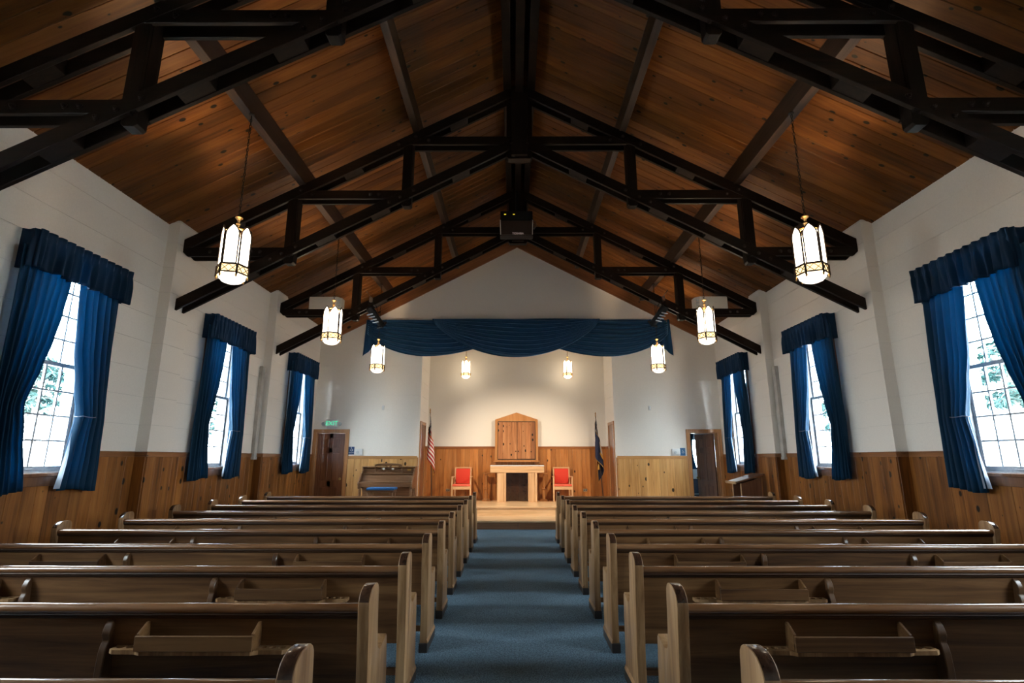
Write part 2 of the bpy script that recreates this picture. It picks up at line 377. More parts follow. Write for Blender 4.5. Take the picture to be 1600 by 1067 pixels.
# ================================================================== THE ROOM
def rects(u0, u1, z0, z1, holes):
    us = sorted({u0, u1, *[min(max(h[0], u0), u1) for h in holes], *[min(max(h[1], u0), u1) for h in holes]})
    zs = sorted({z0, z1, *[min(max(h[2], z0), z1) for h in holes], *[min(max(h[3], z0), z1) for h in holes]})
    out = []
    for a, b in zip(zs, zs[1:]):
        if b - a < 1e-5: continue
        run = None
        for c, d in zip(us, us[1:]):
            if d - c < 1e-5: continue
            um, zm = (c+d)/2, (a+b)/2
            solid = not any(h[0] < um < h[1] and h[2] < zm < h[3] for h in holes)
            if solid:
                if run and abs(run[1]-c) < 1e-6: run = (run[0], d)
                else:
                    if run: out.append((run[0], run[1], a, b))
                    run = (c, d)
        if run: out.append((run[0], run[1], a, b))
    return out
def wbox(mb, plane, axis, sgn, u0, u1, z0, z1, d0, d1, mi=0):
    """box on a wall: axis 'X' wall at x=plane, u=y; axis 'Y' wall at y=plane, u=x. d: depth into the room along sgn"""
    a, b = plane + sgn*d0, plane + sgn*d1
    if axis == 'X': mb.box(a, b, u0, u1, z0, z1, mi)
    else: mb.box(u0, u1, a, b, z0, z1, mi)
def courses(parent, plane, axis, sgn, u0, u1, z0, z1, holes, zbase=1.551):
    k = math.ceil((z0 - zbase)/COURSE - 1e-6); z = z0; lines = []
    while zbase + k*COURSE < z1 - 0.05:
        if zbase + k*COURSE > z0 + 0.05: lines.append(zbase + k*COURSE)
        k += 1
    zs = [z0] + lines + [z1]
    for a, b in zip(zs, zs[1:]):
        mb = MB()
        for r in rects(u0, u1, a, b, holes):
            wbox(mb, plane, axis, sgn, r[0], r[1], max(r[2], a+0.0022), min(r[3], b-0.0022), -0.007, 0)
        if mb.v: obj('wall_course', mb, M['white'], parent)
def boards(parent, plane, axis, sgn, u0, u1, z0, z1, mat, holes=(), bw=0.158, th=0.016, off=0.0):
    n = max(1, round((u1-u0)/bw)); ed = [u0 + (u1-u0)*i/n for i in range(n+1)]
    for i in range(1, n): ed[i] += random.uniform(-.02, .02)*bw/0.158
    for a, b in zip(ed, ed[1:]):
        c = 0.0035; g = 0.001
        w2 = (b-a)/2
        lo = z0; hi = z1
        for h in holes:
            if h[0] < (a+b)/2 < h[1]:
                if h[2] <= z0: lo = max(lo, h[3])
                else: hi = min(hi, h[2])
        if hi - lo < 0.02: continue
        mb = MB()
        poly = [(-w2+g, -0.006), (w2-g, -0.006), (w2-g, th-c), (w2-c-g, th), (-w2+c+g, th), (-w2+g, th-c)]
        if axis == 'X': mb.prism([(sgn*p[1], p[0]) for p in poly], 0, hi-lo, 'Z')
        else: mb.prism([(p[0], sgn*p[1]) for p in poly], 0, hi-lo, 'Z')
        loc = (plane + sgn*off, (a+b)/2, lo) if axis == 'X' else ((a+b)/2, plane + sgn*off, lo)
        obj('wainscot_board', mb, mat, parent, loc)

# ---- floor
mb = MB(); mb.box(-W-0.3, W+0.3, YB-0.3, YF+2.0, -0.15, 0.0)
tag(obj('floor', mb, M['carpet']), 'blue-grey loop carpet running under the pews and up the aisle', 'floor', kind='structure')

# ---- side walls
def side_wall(name, s, lab):
    plane = s*W; sgn = -s
    holes = [(c-WW, c+WW, WZ0, WZ1) for c in WC]
    whole = [(c-WW-0.085, c+WW+0.085, 1.20, 3.9) for c in WC]
    mb = MB()
    for r in rects(YB-0.2, YF+0.2, 0, EAVE+0.08, holes): wbox(mb, plane, 'X', sgn, r[0], r[1], r[2], r[3], -0.26, -0.006)
    root = tag(obj(name, mb, M['joint']), lab, 'wall', kind='structure')
    pys = [(t-0.235, t+0.235) for t in TR]
    edges = [YB] + [e for p in pys for e in p] + [YF]
    for i in range(0, len(edges), 2):
        a, b = edges[i], edges[i+1]
        courses(root, plane, 'X', sgn, a, b, CAP-0.03, EAVE+0.03, holes)
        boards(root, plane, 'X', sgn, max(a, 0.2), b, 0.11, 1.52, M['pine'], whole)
        if a < 0.2:
            m2 = MB(); wbox(m2, plane, 'X', sgn, a, 0.2, 0.0, 1.52, -0.006, 0.014); obj('wainscot_board', m2, M['pine'], root)
        for r in rects(a, b, 1.505, CAP, whole):
            m2 = MB(); wbox(m2, plane, 'X', sgn, r[0], r[1], 1.505, CAP, 0, 0.024); wbox(m2, plane, 'X', sgn, r[0], r[1], CAP-0.014, CAP, 0, 0.036)
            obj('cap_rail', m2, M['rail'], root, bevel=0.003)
        m2 = MB(); wbox(m2, plane, 'X', sgn, a, b, 0, 0.11, -0.004, 0.024); obj('baseboard', m2, M['rail'], root, bevel=0.003)
    for a, b in pys:
        m2 = MB(); wbox(m2, plane, 'X', sgn, a+0.006, b-0.006, 0, EAVE+0.06, -0.004, PIL-0.007)
        p = obj('pilaster', m2, M['joint'], root)
        z = CAP-0.03; k = 0; zs = [z] + [1.551+COURSE*j for j in range(1, 9)] + [EAVE+0.03]
        for z0, z1 in zip(zs, zs[1:]):
            m3 = MB(); x0, x1 = (0, PIL)
            wbox(m3, plane, 'X', sgn, a, b, z0+0.0022, z1-0.0022, 0.0, PIL)
            obj('wall_course', m3, M['white'], p)
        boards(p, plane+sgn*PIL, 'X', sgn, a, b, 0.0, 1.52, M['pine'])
        for yy, d in ((a, -1), (b, 1)):
            boards(p, yy, 'Y', d, min(plane+sgn*PIL, plane), max(plane+sgn*PIL, plane), 0.0, 1.52, M['pine'])
        m3 = MB(); wbox(m3, plane, 'X', sgn, a-0.03, b+0.03, 1.505, CAP, 0.0, PIL+0.026); wbox(m3, plane, 'X', sgn, a-0.042, b+0.042, CAP-0.014, CAP, 0.0, PIL+0.038)
        obj('cap_rail', m3, M['rail'], p, bevel=0.003)
    return root
side_wall('wall_left', -1, 'left cream block wall with amber knotty pine wainscot')
side_wall('wall_right', 1, 'right cream block wall with amber knotty pine wainscot')

# ---- windows
def window(n, s, c):
    plane = s*W; out = s
    root = thing('window_%d' % n, (plane, c, 0), kind='structure')
    def B(mb, u0, u1, z0, z1, d0, d1, mi=0):     # depth d: + towards the room
        mb.box(-out*d0, -out*d1, u0, u1, z0, z1, mi)
    m = MB()                                      # jamb lining + casing
    B(m, -WW, -WW+0.03, WZ0, WZ1, -0.24, 0.0); B(m, WW-0.03, WW, WZ0, WZ1, -0.24, 0.0); B(m, -WW, WW, WZ1-0.03, WZ1, -0.24, 0.0)
    B(m, -WW, WW, WZ0, WZ0+0.012, -0.26, 0.0)
    obj('frame', m, M['sash'], root)
    for u0, u1 in ((-WW-0.085, -WW), (WW, WW+0.085)):
        m = MB(); B(m, u0, u1, 1.305, WZ1+0.085, -0.004, 0.022); obj('casing', m, M['frame'], root, bevel=0.003)
    m = MB(); B(m, -WW, WW, WZ1, WZ1+0.085, -0.004, 0.022); obj('casing', m, M['frame'], root, bevel=0.003)
    m = MB(); B(m, -WW-0.10, WW+0.10, 1.30, WZ0, -0.02, 0.05); obj('sill', m, M['frame'], root, bevel=0.004)
    m = MB(); B(m, -WW-0.085, WW+0.085, 1.20, 1.30, -0.004, 0.02); obj('apron', m, M['frame'], root, bevel=0.003)
    zm = 2.515
    for nm, z0, z1, d in (('lower_sash', WZ0+0.012, zm+0.022, -0.085), ('upper_sash', zm-0.022, WZ1-0.03, -0.125)):
        a, b = -WW+0.03, WW-0.03; st = 0.042; tk = 0.034
        m = MB()
        B(m, a, a+st, z0, z1, d-tk/2, d+tk/2); B(m, b-st, b, z0, z1, d-tk/2, d+tk/2)
        B(m, a+st, b-st, z0, z0+(0.06 if nm[0] == 'l' else 0.042), d-tk/2, d+tk/2); B(m, a+st, b-st, z1-0.042, z1, d-tk/2, d+tk/2)
        if nm[0] == 'l':
            B(m, -0.045, 0.045, z0+0.02, z0+0.035, d+tk/2, d+tk/2+0.025)
        sash = obj(nm, m, M['sash'], root, bevel=0.002)
        ia, ib = a+st, b-st; iz0, iz1 = z0+(0.06 if nm[0] == 'l' else 0.042), z1-0.042
        cw = (ib-ia)/4; ch = (iz1-iz0)/4
        for i in range(1, 4):
            m = MB(); B(m, ia+cw*i-0.010, ia+cw*i+0.010, iz0, iz1, d-0.012, d+0.012); obj('muntin', m, M['sash'], sash)
            m = MB(); B(m, ia, ib, iz0+ch*i-0.009, iz0+ch*i+0.009, d-0.011, d+0.011); obj('muntin', m, M['sash'], sash)
        m = MB(); m.box(-0.0015, 0.0015, -cw/2, cw/2, -ch/2, ch/2); me = m.mesh('pane', M['glass'])
        for i in range(4):
            for j in range(4):
                link('pane', me, sash, (-out*d, ia+cw*(i+.5), iz0+ch*(j+.5)))
    # daylight portal: guides the sampling of the sky through this opening
    ld = bpy.data.lights.new('sky_portal', 'AREA'); ld.shape = 'RECTANGLE'; ld.size = WZ1-WZ0; ld.size_y = 2*WW; ld.energy = 1
    ld.cycles.is_portal = True
    lo = bpy.data.objects.new('sky_portal', ld); COL.objects.link(lo)
    lo.location = (plane+out*0.20, c, (WZ0+WZ1)/2); lo.rotation_euler = (0, math.radians(-90 if s < 0 else 90), 0)
    return root
n = 1
for s in (-1, 1):
    for c in WC:
        w = window(n, s, c); n += 1
        w['label'] = '%s small-paned double-hung window in the %s wall' % (('out-of-view', 'nearest', 'middle', 'farthest')[WC.index(c)], 'left' if s < 0 else 'right')

# ---- front wall (chancel opening, two doors) and gable
CX0, CX1 = -2.462, 2.444; CZ = 4.62
DL = (-5.023, -4.303); DR = (4.305, 5.007); DH = 2.104
fholes = [(CX0, CX1, -1, CZ), (DL[0], DL[1], -1, DH), (DR[0], DR[1], -1, DH)]
mb = MB()
for r in rects(-W, W, 0, EAVE, fholes): mb.box(r[0], r[1], YF+0.006, YF+0.20, r[2], r[3])
mb.prism([(-W-0.2, EAVE), (W+0.2, EAVE), (W+0.2, EAVE-0.02), (0, RIDGE+0.08), (-W-0.2, EAVE-0.02)][0:2] + [(W, EAVE+0.02), (0, RIDGE+0.05), (-W, EAVE+0.02)], YF+0.006, YF+0.20, 'Y')
wf = tag(obj('wall_front', mb, M['white']), 'front gable wall with the wide chancel opening and two doors', 'wall', kind='structure')
courses(wf, YF, 'Y', -1, -W, CX0, 1.50, EAVE, fholes)
courses(wf, YF, 'Y', -1, CX1, W, 1.50, EAVE, fholes)
m2 = MB(); m2.box(CX0, CX1, YF-0.0, YF+0.006, CZ, EAVE); obj('wall_course', m2, M['white'], wf)
m2 = MB(); m2.prism([(-W, EAVE+0.002), (W, EAVE+0.002), (0, RIDGE)], YF-0.0, YF+0.006, 'Y'); obj('gable_panel', m2, M['white'], wf)
m2 = MB()
for x0, x1 in ((CX0-0.0, CX0+0.0065), (CX1-0.0065, CX1+0.0)): m2.box(x0, x1, YF, YF+0.206, 2.40, CZ)
obj('opening_jamb', m2, M['white'], wf)
tl, tr_ = DL[0]-0.09, DL[1]+0.09; rl, rr = DR[0]-0.09, DR[1]+0.09
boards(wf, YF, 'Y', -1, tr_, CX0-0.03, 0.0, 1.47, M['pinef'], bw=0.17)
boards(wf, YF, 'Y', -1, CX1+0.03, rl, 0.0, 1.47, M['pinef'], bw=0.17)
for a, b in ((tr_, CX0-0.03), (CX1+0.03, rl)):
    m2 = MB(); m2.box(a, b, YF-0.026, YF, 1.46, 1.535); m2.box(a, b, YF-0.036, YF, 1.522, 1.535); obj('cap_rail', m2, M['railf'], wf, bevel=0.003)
for a, b in ((CX0-0.03, CX0), (CX1, CX1+0.03)):
    m2 = MB(); m2.box(a, b, YF-0.03, YF+0.01, 0.0, 1.50); obj('corner_strip', m2, M['casing'], wf, bevel=0.003)

# rake boards under the ceiling on the front wall
for n, s in ((1, -1), (2, 1)):
    L = math.hypot(W, W*SL); ang = math.atan(SL)
    mb = MB(); hgt = 0.492*math.cos(ang)
    mb.box(0, L+0.1, -0.045, 0.0, -hgt, 0.0)
    o = obj('trim_%d' % n, mb, M['rake'], None, (0, YF-0.002, RIDGE-0.012), bevel=0.004)
    o.rotation_euler = (0, ang, 0) if s > 0 else (0, ang, PI)
    if s < 0: o.location.y = YF-0.047
    tag(o, 'wide brown rake board under the %s ceiling slope of the front gable' % ('left' if s < 0 else 'right'), 'trim', kind='structure')

# ---- chancel
YC = 14.6; PZ = 0.38; P1 = 0.174
mb = MB()
mb.box(CX0-0.2, CX1+0.2, YC+0.006, YC+0.2, 0, 5.2)
wc = tag(obj('wall_chancel', mb, M['white']), 'cream chancel back wall above orange vertical board wainscot', 'wall', kind='structure')
courses(wc, YC, 'Y', -1, CX0, CX1, 1.76, 5.1, [])
boards(wc, YC, 'Y', -1, CX0, CX1, PZ, 1.74, M['chanc'], bw=0.118)
m2 = MB(); m2.box(CX0, CX1, YC-0.028, YC, 1.723, 1.791); m2.box(CX0, CX1, YC-0.04, YC, 1.775, 1.791); obj('cap_rail', m2, M['railc'], wc, bevel=0.003)
SD = (13.42, 14.06)
for s, x, nm in ((-1, CX0, 'wall_chancel_left'), (1, CX1, 'wall_chancel_right')):
    hol = [(SD[0], SD[1], 0, 2.32)]
    mb = MB()
    for r in rects(YF+0.21, YC+0.2, 0, 5.2, hol): wbox(mb, x, 'X', -s, r[0], r[1], r[2], r[3], -0.2, -0.006)
    o = tag(obj(nm, mb, M['white']), '%s side wall of the chancel with a doorway' % ('left' if s < 0 else 'right'), 'wall', kind='structure')
    courses(o, x, 'X', -s, YF+0.2, YC, 1.76, 5.1, hol)
    boards(o, x, 'X', -s, SD[1]+0.08, YC, PZ, 1.74, M['chanc'], bw=0.118)
    m2 = MB(); wbox(m2, x, 'X', -s, SD[1]+0.08, YC, 1.723, 1.791, 0, 0.03); obj('cap_rail', m2, M['railc'], o, bevel=0.003)
    d = thing('door_%d' % (3 if s < 0 else 4), (x, 0, 0), 'narrow brown chancel side door in the %s return wall' % ('left' if s < 0 else 'right'), 'door', kind='structure')
    for u0, u1, z0, z1 in ((SD[0]-0.07, SD[0], PZ, 2.40), (SD[1], SD[1]+0.07, PZ, 2.40), (SD[0], SD[1], 2.32, 2.40)):
        m2 = MB(); wbox(m2, 0, 'X', -s, u0, u1, z0, z1, -0.004, 0.028); obj('casing', m2, M['casing'], d, bevel=0.003)
    m2 = MB(); wbox(m2, 0, 'X', -s, SD[0], SD[1], PZ, 2.32, 0.001, 0.012)
    lf = obj('door_leaf', m2, M['door'], d, bevel=0.003)
    for z0, z1 in ((0.55, 1.1), (1.25, 2.15)):
        m2 = MB(); wbox(m2, 0, 'X', -s, SD[0]+0.1, SD[1]-0.1, z0, z1, 0.011, 0.018); obj('door_panel', m2, M['door'], lf, bevel=0.006)
mb = MB(); mb.box(CX0-0.2, CX1+0.2, YF+0.0065, YC+0.2, 5.1, 5.2)
tag(obj('ceiling_chancel', mb, M['white']), 'flat white chancel ceiling hidden behind the swag', 'ceiling', kind='structure')

# platform with two steps
plat = tag(thing('floor_platform', (0, 0, 0)), 'pale maple platform with two steps before the altar', 'platform', kind='structure')
def slab(x0, x1, y0, y1, z, front=True):
    nb = max(1, round((y1-y0)/0.12)); st = (y1-y0)/nb
    for i in range(nb):
        m = MB(); m.box(x0, x1, y0+st*i+0.0008, y0+st*(i+1)-0.0008, z-0.03, z); obj('floor_board', m, M['step'], plat, bevel=0.0015)
LX = 1.55
slab(-LX, LX, 11.72, 12.745, P1); slab(-LX, LX, 12.72, YF+0.2, PZ); slab(CX0, CX1, YF+0.2, YC, PZ)
slab(-4.1, -LX, 11.85, YF, PZ); slab(LX, 4.1, 11.85, YF, PZ)
for a, b in ((-LX, 0.0), (0.0, LX)):
    m = MB(); m.box(a+0.001, b-0.001, 11.745, 11.77, 0, P1-0.03); obj('riser', m, M['riser'], plat, bevel=0.002)
m = MB(); m.box(-LX, LX, 12.745, 12.77, P1, PZ-0.03); obj('riser', m, M['step'], plat)
for a, b in ((-4.1, -LX), (LX, 4.1)):
    m = MB(); m.box(a, b, 11.875, 11.9, 0, PZ-0.03); obj('riser', m, M['riser'], plat)
for x in (-LX, LX):
    m = MB(); m.box(x-0.012, x+0.012, 11.9, 12.745, 0, PZ-0.03); obj('riser', m, M['riser'], plat)
for x in (-4.1, 4.1):
    m = MB(); m.box(x-0.012, x+0.012, 11.875, YF, 0, PZ-0.03); obj('riser', m, M['riser'], plat)
m = MB(); m.box(CX0, CX1, 12.8, YC, 0.0, PZ-0.032); obj('core', m, M['plinth'], plat)

# ---- back wall
mb = MB(); mb.box(-W, W, YB-0.2, YB, 0, EAVE); mb.prism([(-W, EAVE), (W, EAVE), (0, RIDGE+0.05)], YB-0.2, YB, 'Y')
tag(obj('wall_back', mb, M['white']), 'cream back wall behind the last pews', 'wall', kind='structure')

# ---- ceiling: dark deck with individual pine planks running from eave to ridge
ang = math.atan(SL); LS = math.hypot(W, W*SL)
mb = MB()
for s in (-1, 1):
    n = Vector((s*math.sin(ang), 0, math.cos(ang)))
    p0 = Vector((0, 0, RIDGE)); p1 = Vector((s*(W+0.35), 0, RIDGE-SL*(W+0.35)))
    vs = []
    for y in (YB-0.2, YF+0.22):
        for p, q in ((p0, 0.016), (p1, 0.016), (p1, 0.12), (p0, 0.12)):
            v = p + n*q; vs.append((v.x, y, v.z))
    mb.add(vs, ((0,1,2,3),(7,6,5,4),(0,4,5,1),(1,5,6,2),(2,6,7,3),(3,7,4,0)))
ceil = tag(obj('ceiling', mb, M['deck']), 'pitched ceiling of stained knotty pine planks', 'ceiling', kind='structure')
PW = 0.1795
m = MB(); c = 0.006; m.prism([(-PW/2+.002, 0), (PW/2-.002, 0), (PW/2-.002, -0.010), (PW/2-.002-c, -0.016), (-PW/2+.002+c, -0.016), (-PW/2+.002, -0.010)], 0, LS+0.02, 'X')
pm = m.mesh('plank', M['ceil'])
NB = int((YF-2.3)/PW)
for s in (-1, 1):
    for i in range(NB):
        y = YF - PW*(i+.5)
        nn = Vector((s*math.sin(ang), 0, math.cos(ang)))*0.016
        link('plank', pm, ceil, (nn.x, y, RIDGE+nn.z), (0, ang, 0) if s > 0 else (0, ang, PI))
m = MB()
for s in (-1, 1):
    nn = Vector((s*math.sin(ang), 0, math.cos(ang)))
    a = Vector((0, 0, RIDGE)); b = Vector((s*(W+.02), 0, RIDGE-SL*(W+.02)))
    y0, y1 = YB, YF-PW*NB
    vs = [(p.x+nn.x*q, y, p.z+nn.z*q) for y in (y0, y1) for p, q in ((a, 0), (b, 0), (b, .016), (a, .016))]
    m.add(vs, ((0,1,2,3),(7,6,5,4),(0,4,5,1),(1,5,6,2),(2,6,7,3),(3,7,4,0)))
o = obj('planking', m, M['ceil'], ceil); o['kind'] = 'stuff'

# ---- purlins and ridge beam
for s in (-1, 1):
    for xc, wd, nm in ((3.29, 0.115, 'lower'), (1.60, 0.10, 'upper')):
        top = RIDGE - SL*xc - 0.012
        bot = 7.287 - SL*(xc) - 0.005
        m = MB(); x0, x1 = s*xc-wd/2, s*xc+wd/2
        zt = lambda x: RIDGE - SL*abs(x) - 0.004
        m.prism([(x0, bot), (x1, bot), (x1, zt(x1)), (x0, zt(x0))], YB, YF-0.05, 'Y')
        tag(obj('purlin', m, M['beamy'], bevel=0.004), '%s purlin under the %s ceiling slope' % (nm, 'left' if s < 0 else 'right'), 'beam', 'purlins under the roof planks')
root = thing('ridge_beam', (0, 0, 0), 'dark paired ridge beam running along the ceiling peak', 'beam')
for x0, x1, zb in ((-0.25, -0.13, 7.17), (0.13, 0.25, 7.17), (-0.06, 0.06, 7.10)):
    m = MB(); m.prism([(x0, zb), (x1, zb), (x1, RIDGE-SL*abs(x1)-0.004), (x0, RIDGE-SL*abs(x0)-0.004)] if x0*x1 > 0 else [(x0, zb), (x1, zb), (x1, RIDGE-SL*abs(x1)-.004), (0, RIDGE-.004), (x0, RIDGE-SL*abs(x0)-.004)], YB, YF-0.05, 'Y')
    obj('beam_timber', m, M['beam'], root, bevel=0.004)

# ---- scissor trusses
HB = 0.15     # timber depth
def bar(mb, p, q, dep, y0, y1):
    """timber in the XZ plane whose upper edge runs p->q"""
    p = Vector((p[0], 0, p[1])); q = Vector((q[0], 0, q[1])); d = (q-p).normalized(); n = Vector((d.z, 0, -d.x))
    if n.z > 0: n = -n
    vs = [(v.x, y, v.z) for y in (y0, y1) for v in (p, q, q+n*dep, p+n*dep)]
    mb.add(vs, ((0,1,2,3),(7,6,5,4),(0,4,5,1),(1,5,6,2),(2,6,7,3),(3,7,4,0)))
bm_ = MB(); bm_.lathe([(0.0, 0.0), (0.030, 0.0), (0.030, 0.006), (0.0175, 0.007), (0.0175, 0.022), (0.010, 0.026), (0.010, 0.034), (0.0, 0.035)], 8)
bolt_me = bm_.mesh('bolt', M['bolt'])
XE = W-PIL-0.002
def truss(label):
    root = thing('roof_truss', (0, 0, 0), label, 'truss', 'scissor trusses')
    O0, O1, I0, I1 = 0.062, 0.108, 0.016, 0.060
    top = lambda x: 7.287 - SL*x - 0.006
    low = lambda x: 6.368 - SL*x
    ties = ((XE, 3.36, 4.518), (3.46, 1.66, 5.437), (1.78, 0.0, 6.345))
    for s in (-1, 1):
        for d in (-1, 1):
            for nm, f, x0 in (('top_chord', top, XE), ('bottom_chord', low, XE)):
                m = MB()
                p, q = (s*x0, f(x0)), (s*0.0, f(0))
                y0, y1 = (O0, O1) if d > 0 else (-O1, -O0)
                dz = HB/math.cos(math.atan(SL))
                m.prism([(s*x0, f(x0)), (0, f(0)), (0, f(0)-dz), (s*x0, f(x0)-dz)], y0, y1, 'Y')
                obj(nm, m, M['beam'], root, bevel=0.004)
            for xa, xb, z in ties:
                m = MB(); y0, y1 = (I0, I1) if d > 0 else (-I1, -I0)
                if xa == XE:      # eave tie flush with the outer face, as in the heel joint
                    y0, y1 = (O0+0.001, O1-0.003) if d > 0 else (-O1+0.003, -O0-0.001)
                    m.prism([(s*xa, z), (s*xb, z), (s*(xb+0.02), z-0.136), (s*(xa-0.07), z-0.136), (s*xa, z-0.07)], y0, y1, 'Y')
                else:
                    y0, y1 = (O0+0.001, O1-0.003) if d > 0 else (-O1+0.003, -O0-0.001)
                    m.box(s*xa, s*xb, y0, y1, z-0.136, z)
                obj('tie_beam', m, M['beam'], root, bevel=0.004)
        for xc, zb in ((3.41, 4.285), (1.713, 5.20)):
            m = MB(); w2 = 0.0725
            m.prism([(s*xc-w2, zb+0.025), (s*xc-w2+0.025, zb), (s*xc+w2-0.025, zb), (s*xc+w2, zb+0.025), (s*xc+w2, top(xc)-SL*w2*s*(1 if s > 0 else 1)*s*s), (s*xc-w2, top(xc)-0.02)], -O0+0.001, O0-0.001, 'Y')
            obj('strut', m, M['beamz'], root, bevel=0.004)
            # front and back cover of the strut between the chords
            for d in (-1, 1):
                m = MB(); y0, y1 = (O0, O1-0.012) if d > 0 else (-O1+0.012, -O0)
                m.box(s*xc-w2+0.004, s*xc+w2-0.004, y0, y1, zb+0.12, top(xc)-0.05); obj('strut_cover', m, M['beamz'], root, bevel=0.003)
        # spacer blocks between the paired timbers
        for f, xs in ((top, (4.3, 2.55, 0.95)), (low, (4.0, 2.9, 2.1, 0.9))):
            for x in xs:
                m = MB(); dz = HB/math.cos(math.atan(SL)); a, b = x-0.13, x+0.13
                m.prism([(s*a, f(a)-0.01), (s*b, f(b)-0.01), (s*b, f(b)-dz+0.006), (s*a, f(a)-dz+0.006)], -O0, O0, 'Y')
                obj('spacer_block', m, M['beam'], root)
        # bolts
        for x, z in ((3.66, low(3.66)-.085), (3.50, low(3.50)-.085), (3.30, low(3.30)-.085), (4.55, 4.45), (4.40, 4.45), (3.95, 4.45), (3.82, 4.45),
                     (1.96, low(1.96)-.085), (1.80, low(1.80)-.085), (1.60, low(1.60)-.085), (2.25, 5.37), (2.12, 5.37),
                     (3.30, top(3.30)-.085), (3.12, 5.37), (1.60, top(1.60)-.085), (1.86, top(1.86)-.085), (1.40, 6.28), (0.12, low(0.12)-.085)):
            link('bolt', bolt_me, root, (s*x, -O1+0.001, z), (PI/2, 0, 0))
    m = MB(); m.prism([(-0.20, 6.02), (-0.17, 5.99), (0.17, 5.99), (0.20, 6.02), (0.20, 7.10), (-0.20, 7.10)], -O0+0.001, O0-0.001, 'Y')
    obj('king_post', m, M['beamz'], root, bevel=0.004)
    for d in (-1, 1):
        m = MB(); y0, y1 = (O0, O1+0.02) if d > 0 else (-O1-0.02, -O0)
        m.box(-0.125, 0.125, y0, y1, 6.02, 7.2); obj('king_post_cover', m, M['beamz'], root, bevel=0.004)
    return root
t0 = truss('nearest dark scissor truss, cut off by the top of the picture')
t0.location.y = TR[0]
for y, lb in ((TR[1], 'middle dark scissor truss with both lower chord ends on white pilasters'), (TR[2], 'farthest dark scissor truss, carrying the projector and two beige speakers')):
    t = copy_tree(t0); t.location.y = y; t['label'] = lb

# ================================================================== DOORS
def door_leaf(parent, w, h, name='door_leaf'):
    """six-panel leaf, local x 0..w, y 0..0.04 thickness, z 0..h"""
    m = MB(); m.box(0, w, 0.008, 0.032, 0, h)
    st = 0.095
    cs = [(0, st), (w/2-0.04, w/2+0.04), (w-st, w)]
    for a, b in cs: m.box(a, b, 0, 0.04, 0, h)
    zs = [0, 0.20, 0.80, 0.92, 1.62, 1.72, h-0.10, h]
    for a, b in ((0, 0.20), (0.80, 0.92), (1.62, 1.72), (h-0.11, h)):
        m.box(st, w-st, 0, 0.04, a, b)
    leaf = obj(name, m, M['door'], parent)
    for z0, z1 in ((0.20, 0.80), (0.92, 1.62), (1.72, h-0.11)):
        for x0, x1 in ((st, w/2-0.04), (w/2+0.04, w-st)):
            m = MB(); m.box(x0+0.018, x1-0.018, 0.002, 0.038, z0+0.018, z1-0.018)
            obj('door_panel', m, M['door'], leaf, bevel=0.010)
    m = MB()
    for y, d in ((0, -1), (0.04, 1)):
        Mx = Matrix.Translation((w-0.06, y, 0.98)) @ Matrix.Rotation(-d*PI/2, 4, 'X')
        m.lathe([(0.0, 0), (0.03, 0), (0.03, 0.006), (0.012, 0.012), (0.012, 0.03), (0.028, 0.045), (0.026, 0.062), (0.0, 0.068)], 12, M=Mx)
    obj('knob', m, M['brass'], leaf, smooth=True)
    return leaf
def casing(root, a, b, h, y):
    for x0, x1, z0, z1 in ((a-0.09, a, 0, h), (b, b+0.09, 0, h), (a-0.09, b+0.09, h, h+0.085)):
        m = MB(); m.box(x0, x1, y-0.028, y+0.002, z0, z1); obj('casing', m, M['casing'], root, bevel=0.004)
    m = MB(); m.box(a, a+0.018, y, y+0.2, 0, h); m.box(b-0.018, b, y, y+0.2, 0, h); m.box(a, b, y, y+0.2, h-0.018, h); obj('jamb', m, M['casing'], root)
d1 = thing('door_1', (0, 0, 0), 'closed six-panel brown door under the exit sign', 'door', kind='structure')
casing(d1, DL[0], DL[1], DH, YF)
lf = door_leaf(d1, DL[1]-DL[0]-0.037, DH-0.022); lf.location = (DL[0]+0.0185, YF+0.03, 0.003)
d2 = thing('door_2', (0, 0, 0), 'six-panel brown door standing open into the side room', 'door', kind='structure')
casing(d2, DR[0], DR[1], DH, YF)
lf = door_leaf(d2, DR[1]-DR[0]-0.04, DH-0.024); lf.location = (DR[1]-0.02, YF+0.20, 0.008); lf.rotation_euler = (0, 0, PI-math.radians(68))
for z in (0.3, 1.1, 1.85):
    m = MB(); m.tube([(DR[1]-0.012, YF+0.198, z-0.045), (DR[1]-0.012, YF+0.198, z+0.045)], 0.008); obj('hinge', m, M['black'], d2)

# side room behind the open door
sx0, sx1, sy0, sy1 = 3.2, 7.0, YF+0.205, 16.6
swin = (5.15, 6.25, 1.15, 2.08)
mb = MB()
for r in rects(sx0, sx1, 0, 2.7+0.3, [swin]): mb.box(r[0], r[1], sy1, sy1+0.2, r[2], r[3])
mb.box(sx0-0.2, sx0, sy0, sy1+0.2, 0, 3.0); mb.box(sx1, sx1+0.2, sy0, sy1+0.2, 0, 3.0); mb.box(W+0.262, sx1, sy0-0.15, sy0, 0, 3.0)
tag(obj('wall_side_room', mb, M['roomwall']), 'pale walls of the side room beyond the open door', 'wall', kind='structure')
mb = MB(); mb.box(sx0-.2, sx1+.2, sy0, sy1+.2, 3.0, 3.1); tag(obj('ceiling_side_room', mb, M['roomwall']), 'side room ceiling', 'ceiling', kind='structure')
mb = MB(); mb.box(sx0-.2, sx1+.2, YF+2.001, sy1+.2, -.15, 0.0); mb.box(W+.301, sx1+.2, sy0-.2, YF+2.0, -.15, 0.0); tag(obj('floor_side_room', mb, M['carpet']), 'side room carpet', 'floor', kind='structure')
w9 = thing('window_9', (0, sy1, 0), 'small-paned window in the side room seen through the open door', 'window', kind='structure')
m = MB(); a, b, z0, z1 = swin
